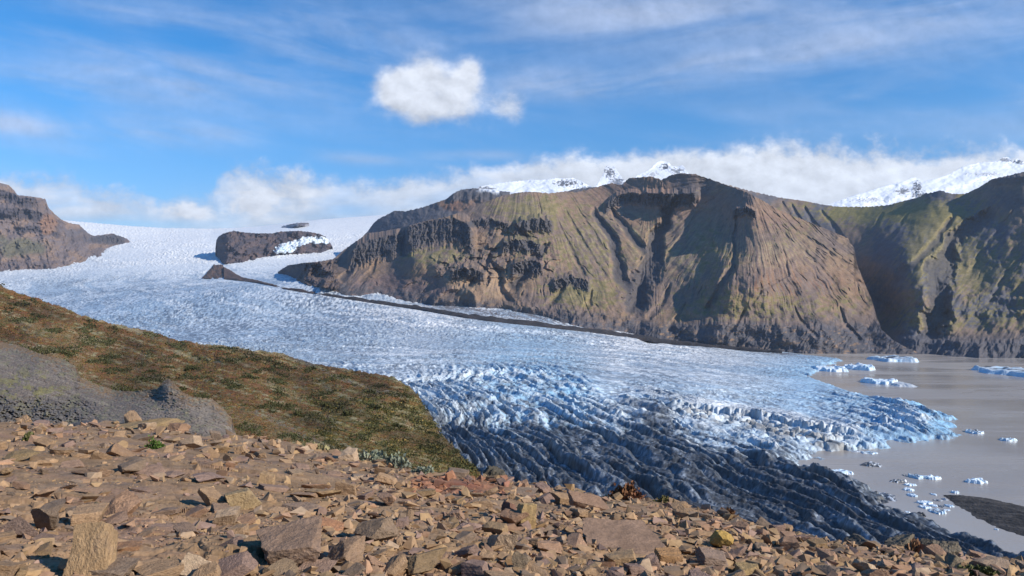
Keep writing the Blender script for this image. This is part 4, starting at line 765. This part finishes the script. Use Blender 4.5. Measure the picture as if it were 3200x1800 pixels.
HERO = [(272, 1808, 134, 186, .3, (-.15, .1), OCH, 'tall upright yellow brown boulder with a pink foot, biggest stone at the lower left'), (362, 1618, 130, 98, .25, (.1, -.35), PINK, 'pinkish red slab tilted over a dark gap'), (376, 1738, 116, 46, .1, (0, -.08), (.36, .19, .095), 'long orange brick shaped stone right of the tall upright boulder'),
 (588, 1812, 106, 90, .6, (0, .1), PALE, 'pale pointed stone with a grass tuft at its left'), (330, 1815, 130, 70, .1, (0, .05), GREYB, 'split grey brown block just right of the tall upright boulder'), (480, 1812, 130, 62, .8, (0, 0), TAN, 'brown block between the split block and the pale pointed stone'), (280, 1602, 66, 48, .4, (0, 0), (.23, .17, .085), 'olive stone leaning behind the tilted pink slab'),
 (660, 1574, 104, 72, .2, (.2, .15), TAN, 'broad rounded tan slab left of the split yellow boulder'), (752, 1583, 100, 82, .5, (0, -.2), (.33, .23, .12), 'split yellow brown boulder with a dark cleft'), (598, 1608, 104, 42, .2, (0, -.4), PINK, 'long pink sliver sloping up to the right'), (628, 1515, 140, 56, 1.1, (0, .1), PURPL, 'purple brown block with an orange corner'),
 (366, 1433, 82, 56, .3, (0, .1), (.27, .165, .095), 'purple topped stone with an orange striped face'), (56, 1440, 100, 48, .2, (.1, -.1), (.25, .17, .085), 'flat olive brown stone near the left edge'), (242, 1440, 62, 32, .2, (0, 0), TAN, 'small tan wedge right of the flat olive stone'), (182, 1432, 66, 38, .7, (0, .2), TAN, 'three sided tan stone behind the small wedge'), (206, 1412, 42, 34, .2, (0, 0), PURPL, 'purple grey pointed stone behind the three sided one'),
 (30, 1680, 140, 96, .3, (0, .1), (.21, .14, .105), 'smooth rounded brown boulder cut by the left edge'), (671, 1383, 34, 42, .3, (0, -.15), GREYB, 'dark upright stone standing on the rim beside the dark scree'), (982, 1523, 90, 44, .3, (0, .1), PINK, 'salmon pink boulder with a shaded left side'), (825, 1520, 56, 54, .3, (0, 0), OCH, 'yellow block with cracks behind the salmon boulder'),
 (1018, 1661, 98, 48, .2, (.1, .1), RUST, 'reddish stone with a white spotted top'), (1170, 1708, 134, 114, .5, (.05, .05), (.215, .150, .100), 'dark grey brown pyramid shaped boulder'), (892, 1784, 200, 138, .15, (.35, -.12), (.255, .165, .110), 'very large flat brown slab lying on the scree'), (1075, 1782, 140, 98, .3, (.25, -.3), (.27, .175, .11), 'long tan slab leaning below the pyramid shaped boulder'),
 (1334, 1786, 164, 92, .5, (0, .08), (.225, .150, .080), 'big two toned boulder, dark at the left and yellow at the right'), (868, 1812, 104, 60, .3, (.1, 0), (.24, .165, .10), 'flat wedge at the foot of the very large slab'), (1646, 1640, 56, 86, .2, (.1, .12), YEL, 'upright yellow boulder face catching the sun'), (1590, 1628, 50, 74, .9, (0, -.1), (.19, .10, .07), 'reddish half of the upright yellow boulder, coloured dark as shaded'),  # last two are one boulder: sunlit face and shaded half put into the colours
 (1955, 1712, 254, 92, .25, (.3, .1), (.225, .145, .098), 'huge flat brown slab right of the centre'), (1952, 1758, 106, 60, .2, (0, -.1), OCH, 'ochre block below the huge flat slab'), (2045, 1776, 94, 70, .6, (0, .1), PURPL, 'purple brown stone between two ochre blocks'), (2096, 1757, 86, 66, .3, (0, .15), (.36, .20, .09), 'orange stone with a pale edge'), (2262, 1710, 64, 62, .4, (0, .1), (.42, .265, .075), 'bright golden rough stone'),
 (2304, 1739, 66, 54, .2, (0, 0), PURPL, 'rounded mauve stone below the golden rough stone'), (2342, 1792, 64, 52, .2, (0, -.1), YEL, 'squared yellow block at the bottom right of centre'), (2246, 1768, 128, 78, .3, (.25, .25), (.24, .165, .12), 'grey brown slab sloping below the golden stone'), (1632, 1794, 70, 82, .3, (0, 0), (.24, .175, .11), 'lumpy grey tan boulder at the bottom edge right of the two toned one'),
 (2563, 1712, 62, 36, .2, (0, 0), (.30, .19, .095), 'squared brown block on the right rim'), (2622, 1718, 54, 38, .6, (0, .1), (.25, .175, .11), 'pointed block beside the squared rim block'), (2496, 1806, 108, 52, .3, (0, 0), (.19, .125, .07), 'dark rounded boulder with a yellow right side at the bottom'), (2712, 1803, 84, 66, .3, (0, .2), PALE, 'pale pointed stone with a black shaded side'), (2861, 1803, 98, 54, .5, (0, .1), PURPL, 'broad pink brown wedge at the bottom right'),
 (2986, 1788, 74, 58, .2, (0, 0), (.20, .155, .10), 'grey lichened boulder left of the green grass patch'), (3152, 1768, 78, 32, .2, (.1, .15), (.27, .185, .115), 'tan slab on the rim at the far right'), (1834, 1590, 118, 62, .3, (.3, .3), (.27, .165, .105), 'striped tan slab leaning at the rim near the red bush'), (1637, 1524, 30, 28, .2, (0, 0), PINK, 'small pink stone perched on the rim'), (1698, 1526, 30, 30, .4, (0, 0), OCH, 'small yellow stone perched on the rim beside the pink one')]
for i, (u, v, w_, h_, rz, tilt, c_, lab) in enumerate(HERO):
    P, Fc = rock_shape(905 if i == 0 else 900 + i + (60 if i in (3,) else 0), 5 if w_ < 125 else 6, 8 if i % 2 else 10, .04, i in (0, 2, 4, 5, 8, 9, 17, 19, 22, 26, 27, 28, 29, 31, 34, 35, 37, 44))
    put_stone(mesh_from('boulder', P, Fc, None, True, 32), u, v, w_, h_, rz, tilt, c_, lab)
    bpy.data.meshes[-1]
for o in [o for o in col.objects if o.name.startswith('boulder')]: o.data.materials.append(M['stone'])

# rock knobs standing at and behind the rim
KNOB = [(2712, 1742, 110, 76, 15.8, (.10, .085, .066), 'black shaded rock knob, left one behind the right rim'), (2822, 1748, 124, 92, 16.2, (.15, .122, .085), 'tall lichened rock knob, middle one behind the right rim'), (2905, 1752, 70, 74, 15.9, (.10, .085, .066), 'narrow dark rock knob between two larger ones on the right rim'), (2972, 1760, 108, 80, 15.4, (.16, .13, .092), 'cracked grey brown rock knob, right one behind the right rim'), (1552, 1516, 96, 70, 34, (.085, .072, .05), 'dark mossy rock knob behind the rim in front of the black ice'),  # first and third knob coloured darker, for the shade on their left faces
        (420, 1352, 230, 62, 30, (.26, .175, .085), 'crumbly ochre rock ledge on the left rim'), (255, 1352, 120, 52, 29, (.085, .08, .08), 'dark grey broken rock ledge left of the ochre ledge'), (66, 1352, 60, 62, 27, TAN, 'pointed tan stone on the left rim'), (30, 1352, 110, 42, 26, TAN, 'low tan block on the rim at the left edge')]
for i, (u, v, w_, h_, D, c_, lab) in enumerate(KNOB):
    P, Fc = rock_shape(1200 + i, 6, 22, .10)
    put_stone(mesh_from('rock_knob', P, Fc, None, True, 38), u, v, w_, h_, .3 * i, (0, 0), c_, lab, dist=D, name='rock_knob', cat='rock', depth=.9)
for o in [o for o in col.objects if o.name.startswith('rock_knob')]: o.data.materials.append(M['stone'])

# medium stones, one object each
protos = []
for i in range(20):
    P, Fc = rock_shape(1300 + i, 5, 7 + i % 4, .04, i % 3 == 1); me = mesh_from('stone', P, Fc, None, True, 30); me.materials.append(M['stone']); protos.append(me)
taken = [(u, v - h_ / 2, w_ * .45) for u, v, w_, h_, *_ in HERO]
kinds = [(TAN, 'tan'), (PINK, 'pinkish'), ((.345, .222, .115), 'ochre'), (GREYB, 'grey brown'), (PURPL, 'purple brown'), ((.37, .258, .165), 'pale')]
made = 0
while made < 250:
    u = R.uniform(-60, 3260); vr = float(vrim(u)); v = vr + (1830 - vr) * R.uniform(0.0, 1) ** 1.0 + 4
    k = (v - vr) / (1830 - vr); w_ = R.uniform(24, 58) * (1 + (1.1 if u > 1100 else 1.9) * k) * R.uniform(.8, 1.3)
    if any(abs(u - a) < c + w_ * .3 and abs(v - b) < c * .8 + w_ * .2 for a, b, c in taken): continue
    taken.append((u, v, w_ * .35)); cc, cn_ = kinds[int(R.choice(6, p=[.38, .16, .14, .14, .12, .06]))]
    cj = tuple(np.array(cc) * R.uniform(.82, 1.15)); flat = R.uniform(.38, .8); slabby = u < 1050 and k > .12 and R.uniform() < .6
    if slabby: w_, flat, cj = w_ * 1.35, .32, tuple(lerp(np.array(cj), np.array((.30, .19, .125)), .6))
    put_stone(protos[R.randint(20)], u, v, w_, w_ * flat, R.uniform(0, 6.28), (R.uniform(-.3, .3), R.uniform(-.3, .3)), cj, f'medium sized angular {cn_} stone lying among the scree', f'{cn_} stones on the scree', depth=R.uniform(.6, 1.0), sink=.45 if slabby else .25, name='stone', cat='stone')
    made += 1

# loose scree: far too many to count
Vl, Fl, Cl, off = [], [], [], 0
def shard(seed):
    r = np.random.RandomState(seed); bm = bmesh.new(); p = r.uniform(-1, 1, (r.randint(6, 10), 3)); p /= np.max(np.abs(p), axis=1)[:, None] ** .9
    for q in p: bm.verts.new(q)
    bmesh.ops.convex_hull(bm, input=bm.verts[:]); bmesh.ops.delete(bm, geom=[v for v in bm.verts if not v.link_faces], context='VERTS'); bmesh.ops.triangulate(bm, faces=bm.faces[:])
    bm.verts.index_update(); V = np.array([v.co[:] for v in bm.verts]); Fc = np.array([[v.index for v in f.verts] for f in bm.faces]); bm.free(); return V, Fc
shards = [shard(1400 + i) for i in range(48)]
NS = 30000
for j in range(NS):
    u = R.uniform(-350, 3550); vr = float(vrim(u)); a = R.uniform(0, 1); v = vr - 1 + (1860 - vr) * a
    D = float(ground_D(u, v))
    if D > 31: continue
    x = (u - CU) / F * D; bare = float(perlin(np.array(x / 1.7), np.array(D / 2.6), 841))
    if bare > .22 and R.uniform() < .7: continue
    px = (3.5 + 26 * R.uniform(0, 1) ** 4.5) * (1 + .7 * a) * 1.15
    if u < 1000 and a > .12 and px > 9 and R.uniform() < .75: continue
    s = px * D / F; big_ = px > 13
    sh_ = shards[R.randint(48)]; P = sh_[0] * np.array([1, R.uniform(.5, 1), R.uniform(.28, .7)]) * s * .66
    an, tl = R.uniform(0, 6.28), R.normal(0, .42); ca, sa, ct, st = math.cos(an), math.sin(an), math.cos(tl), math.sin(tl)
    P = P @ np.array([[ca, sa, 0], [-sa, ca, 0], [0, 0, 1]]) @ np.array([[1, 0, 0], [0, ct, st], [0, -st, ct]])
    Vl.append(P + (x, D, 0)); Fl.append(sh_[1] + off); off += len(P)
    cc = np.array(kinds[int(R.choice(6, p=[.40, .16, .14, .14, .1, .06]))][0]) * R.uniform(.8, 1.12)
    if abs(u - 1430) < 150 and abs(v - 1520) < 28: cc = lerp(cc, np.array((.27, .10, .055)), .6)
    Cl.append(np.repeat(cc[None], len(P), 0)); Vl[-1] = (Vl[-1], s)
xy = np.array([p[0].mean(0)[:2] for p in Vl]); zz = ground_z(xy[:, 0], xy[:, 1]) + ground_fine(xy[:, 0], xy[:, 1])[0]
V = np.concatenate([p + (0, 0, z + s * .16) for (p, s), z in zip(Vl, zz)])
link('scree', mesh_from('scree', V, np.concatenate(Fl), np.concatenate(Cl), False), M['scree'], kind='stuff', label='loose small brown stones covering the slope', category='scree')

# ------------------------------------------------------------------ plants
def leaves(centres, sizes, cols, length=1.0, updir=0.0, seed=0):
    """Leaf-sized faces: centres (n,3), size per leaf."""
    r = np.random.RandomState(seed); n = len(centres)
    d = r.normal(size=(n, 3)); d[:, 2] = np.abs(d[:, 2]) * (1 + updir * 3) + updir; d /= np.linalg.norm(d, axis=1)[:, None]
    s = np.cross(d, r.normal(size=(n, 3))); s /= np.linalg.norm(s, axis=1)[:, None]
    L = (sizes * length)[:, None]; W = (sizes * .5)[:, None]
    V = np.stack([centres - s * W * .3, centres + d * L * .5 - s * W, centres + d * L, centres + d * L * .5 + s * W], 1).reshape(-1, 3)
    return V, np.arange(4 * n).reshape(n, 4), np.repeat(cols, 4, 0)
def bush(name, loc, rx, ry, rz, n, leaf, c0, c1, lab, cat, group=None, length=1.2, updir=.2, seed=1):
    r = np.random.RandomState(seed); root = bpy.data.objects.new(name, None); col.objects.link(root); root.location = loc
    root['label'] = lab; root['category'] = cat
    if group: root['group'] = group
    k = max(5, n // 60); cl = r.normal(size=(k, 3)); cl /= np.linalg.norm(cl, axis=1)[:, None]; cl[:, 2] = np.abs(cl[:, 2]); cl *= r.uniform(.35, .95, k)[:, None]
    idx = r.randint(k, size=n); p = cl[idx] + r.normal(size=(n, 3)) * .2; p[:, 2] = np.abs(p[:, 2]); t = r.uniform(0, 1, (n, 1)) * .5 + r.uniform(0, 1, (k, 1))[idx] * .5
    V, Fc, C = leaves(p * (rx, ry, rz), leaf * r.uniform(.7, 1.3, n), lerp(np.array(c0), np.array(c1), t), length, updir, seed)
    link('foliage', mesh_from('foliage', V, Fc, C, False), M['leaf'], root)
    bm = bmesh.new()
    for q in cl[:14]:
        a, b_ = Vector((0, 0, -.06 * rz)), Vector(q * (rx, ry, rz)) * .95; dv_ = b_ - a
        mt_ = Matrix.Translation((a + b_) / 2) @ dv_.to_track_quat('Z', 'Y').to_matrix().to_4x4()
        bmesh.ops.create_cone(bm, segments=5, radius1=.028 * rx, radius2=.010 * rx, depth=dv_.length, matrix=mt_)
    me = bpy.data.meshes.new('stem'); bm.to_mesh(me); bm.free(); o = link('stem', me, M['stem'], root); o.color = (.09, .06, .04, 1)
    return root
def at_ground(u, v):
    D = float(ground_D(u, v)); x = (u - CU) / F * D; return Vector((x, D, float(ground_z(np.array(x), np.array(D))) - .01)), D
def at_hill(u, v, f=DH):
    D = float(f(np.array([[u]], float), np.array([[v]], float))[0, 0]); return Vector(((u - CU) / F * D, D, (CV - v) / F * D)), D
p, D = at_ground(485, 1396); bush('leafy_plant', p, 27 * D / F, 20 * D / F, 30 * D / F, 420, 6 * D / F, (.035, .075, .012), (.10, .16, .03), 'bright green leafy cushion plant among the stones at the left', 'plant', seed=3)
p, D = at_ground(93, 1376); bush('grass_tuft', p, 17 * D / F, 12 * D / F, 16 * D / F, 160, 12 * D / F, (.06, .08, .02), (.14, .13, .05), 'small green grass tuft near the left rim', 'grass tuft', length=1.2, updir=.7, seed=5)
p, D = at_ground(522, 1794); bush('grass_tuft', p, 15 * D / F, 12 * D / F, 22 * D / F, 120, 18 * D / F, (.04, .06, .02), (.10, .12, .04), 'grass tuft growing left of the pale pointed stone', 'grass tuft', length=1.3, updir=.8, seed=6)
p, D = at_ground(1957, 1560); bush('dry_bush', p, 46 * D / F, 24 * D / F, 36 * D / F, 900, 8 * D / F, (.13, .045, .022), (.24, .12, .055), 'rust red dry bush on the rim', 'bush', length=1.6, updir=.6, seed=7)
p, D = at_ground(2275, 1610); bush('dry_bush', p, 28 * D / F, 16 * D / F, 20 * D / F, 400, 6 * D / F, (.13, .06, .025), (.22, .12, .06), 'low brown dry bush on the rim, right of the rust red one', 'bush', length=1.6, updir=.6, seed=8)
p, D = at_ground(2075, 1576); bush('dry_bush', p, 30 * D / F, 16 * D / F, 16 * D / F, 300, 6 * D / F, (.09, .08, .025), (.17, .14, .05), 'olive low plant on the rim beside the rust red bush', 'bush', length=1.2, updir=.4, seed=9)
p, D = at_ground(2860, 1740); bush('grass_tuft', p, 14 * D / F, 10 * D / F, 32 * D / F, 220, 18 * D / F, (.22, .10, .05), (.34, .19, .10), 'tall orange grass tuft in front of the black rock knobs', 'grass tuft', length=1.4, updir=.9, seed=10)
p, D = at_ground(3050, 1806); bush('grass_tuft', p, 55 * D / F, 22 * D / F, 22 * D / F, 700, 11 * D / F, (.06, .07, .02), (.17, .16, .06), 'wide green yellow grass patch at the lower right corner', 'grass tuft', length=1.2, updir=.5, seed=11)
for i, (u, v, rx, rz, lab) in enumerate([(1150, 1444, 48, 28, 'silver leaved willow plant on the rim, biggest of its row'), (1245, 1462, 50, 30, 'silver leaved willow plant right of the biggest one'), (1325, 1476, 34, 18, 'low silver leaved willow plant at the right end of the row')]):
    p, D = at_ground(u, v); bush('willow_plant', p, rx * D / F, 18 * D / F, rz * D / F, 330, 9 * D / F, (.16, .18, .11), (.36, .38, .29), lab, 'plant', 'silver willow plants along the rim', 1.3, .6, 20 + i)
p, D = at_ground(995, 1412); bush('willow_plant', p, 32 * D / F, 15 * D / F, 24 * D / F, 240, 9 * D / F, (.20, .17, .08), (.38, .33, .17), 'yellowish leafed low plant on the rim left of the silver willows', 'plant', None, 1.3, .6, 25)
HB = [(118, 1102, 58, 22, 'wide dark green shrub near the left edge below the heath slope'), (218, 1112, 42, 20, 'dark green shrub right of the wide one at the left'), (390, 1222, 40, 22, 'dark green shrub above the dark scree rim'), (1094, 1296, 26, 26, 'dark round shrub on the middle of the heath slope'), (1180, 1278, 28, 24, 'dark shrub up and right of the round one'), (940, 1296, 24, 22, 'dark green shrub left of the round one on the heath'), (1022, 1262, 16, 12, 'small dark shrub above the round one'), (530, 1150, 20, 10, 'small olive shrub high on the heath slope'), (600, 1155, 22, 14, 'yellow green shrub on the upper heath'), (480, 1165, 26, 9, 'low brown shrub on the upper heath left of the yellow green one'), (575, 1218, 20, 12, 'dark shrub right of the pointed scree crag'), (780, 1180, 30, 10, 'low dark shrub under the pale lichen streak'), (1050, 1345, 34, 14, 'olive shrub low on the heath slope'), (1240, 1330, 18, 12, 'small dark shrub near the slope edge')]
for i, (u, v, rx, rz, lab) in enumerate(HB):
    p, D = at_hill(u, v); bush('shrub', p - Vector((0, 2, .4)), rx * D / F, rx * .8 * D / F, rz * D / F, 520, 4.2 * D / F, (.028, .032, .012), (.075, .072, .022), lab, 'shrub', 'dark shrubs on the heath slope', 1.1, .15, 40 + i)
# heath: cushions of leaf on the hillside, far too many to count
Vl, Cl = [], []
pal = np.array([(.155, .075, .028), (.105, .092, .026), (.046, .048, .016), (.27, .215, .115), (.20, .135, .038), (.175, .062, .025)])
cnt = 0
nn = 34000; uu = R.uniform(-100, 1500, nn); tv = R.uniform(0, 1, nn); vt_, vb_ = topH(uu) + 5, np.minimum(bH(uu), vrim(np.maximum(uu, -800)) + 20); vv = vt_ + (vb_ - vt_) * tv
DD = DH(uu, vv); DD = DD * (1 + fbm(uu / 180, vv / 90, 5, 701) * .035 + fbm(uu / 30, vv / 14, 5, 703, .6) * .006)
lich = fbm((uu + vv * .3) / 260, (vv - uu * .34) / 13, 6, 711, .66) * .8 + fbm(uu / 26, vv / 9, 5, 713, .62) * .5
kind = np.where(lich + R.normal(0, .25, nn) > .50, 3, R.choice([0, 1, 2, 4, 5], nn, p=[.3, .25, .2, .15, .1]))
dens = fbm(uu / 75, vv / 30, 4, 721) + .25 * sstep(900, 1100, uu) * sstep(1180, 1260, vv); kind = np.where((dens > .32) & (kind != 3), 2, kind)
gz_ = sstep(880, 1050, uu) * sstep(1190, 1280, vv) * (R.uniform(0, 1, nn) < .5); kind = np.where((gz_ > .5) & (kind != 3), R.choice([1, 2, 4], nn, p=[.45, .35, .2]), kind)
per = 9; base = np.stack([(uu - CU) / F * DD, DD, (CV - vv) / F * DD], -1); sz = DD / F * R.uniform(2.0, 6.0, nn) * np.where((dens > .32) & (kind != 3), 1.8, 1) * np.where(kind == 3, .7, 1)
cen = np.repeat(base, per, 0) + R.normal(size=(nn * per, 3)) * np.repeat(sz, per)[:, None] * (.9, .9, .22)
V, Fc, C = leaves(cen, np.repeat(sz, per) * .55, np.repeat(pal[kind] * (1 - .45 * np.clip(fbm((uu + vv * .3) / 330, (vv - uu * .34) / 60, 3, 719) * 1.6, -.5, 1))[:, None] * R.uniform(.7, 1.2, (nn, 1)), per, 0), 1.0, .15, 77)
link('heath', mesh_from('heath', V, Fc, C, False), M['leaf'], kind='stuff', label='low rust, olive and pale lichen heath plants covering the hillside', category='heath')

# ------------------------------------------------------------------ air between here and the far peaks
bm = bmesh.new(); bmesh.ops.create_cube(bm, size=1); bmesh.ops.scale(bm, vec=(30000, 14500, 1960), verts=bm.verts); bmesh.ops.translate(bm, vec=(0, 6700, 640), verts=bm.verts)
me = bpy.data.meshes.new('haze'); bm.to_mesh(me); bm.free()
m = bpy.data.materials.new('pale_air'); m.use_nodes = True; nt = m.node_tree; nt.nodes.remove(nt.nodes['Principled BSDF'])
pv = nt.nodes.new('ShaderNodeVolumePrincipled'); pv.inputs['Color'].default_value = (.70, .82, 1, 1); pv.inputs['Density'].default_value = 2.2e-5; pv.inputs['Anisotropy'].default_value = .2
nt.links.new(pv.outputs[0], nt.nodes['Material Output'].inputs['Volume'])
link('haze', me, m, kind='stuff', label='thin bluish air softening the far mountains', category='haze')
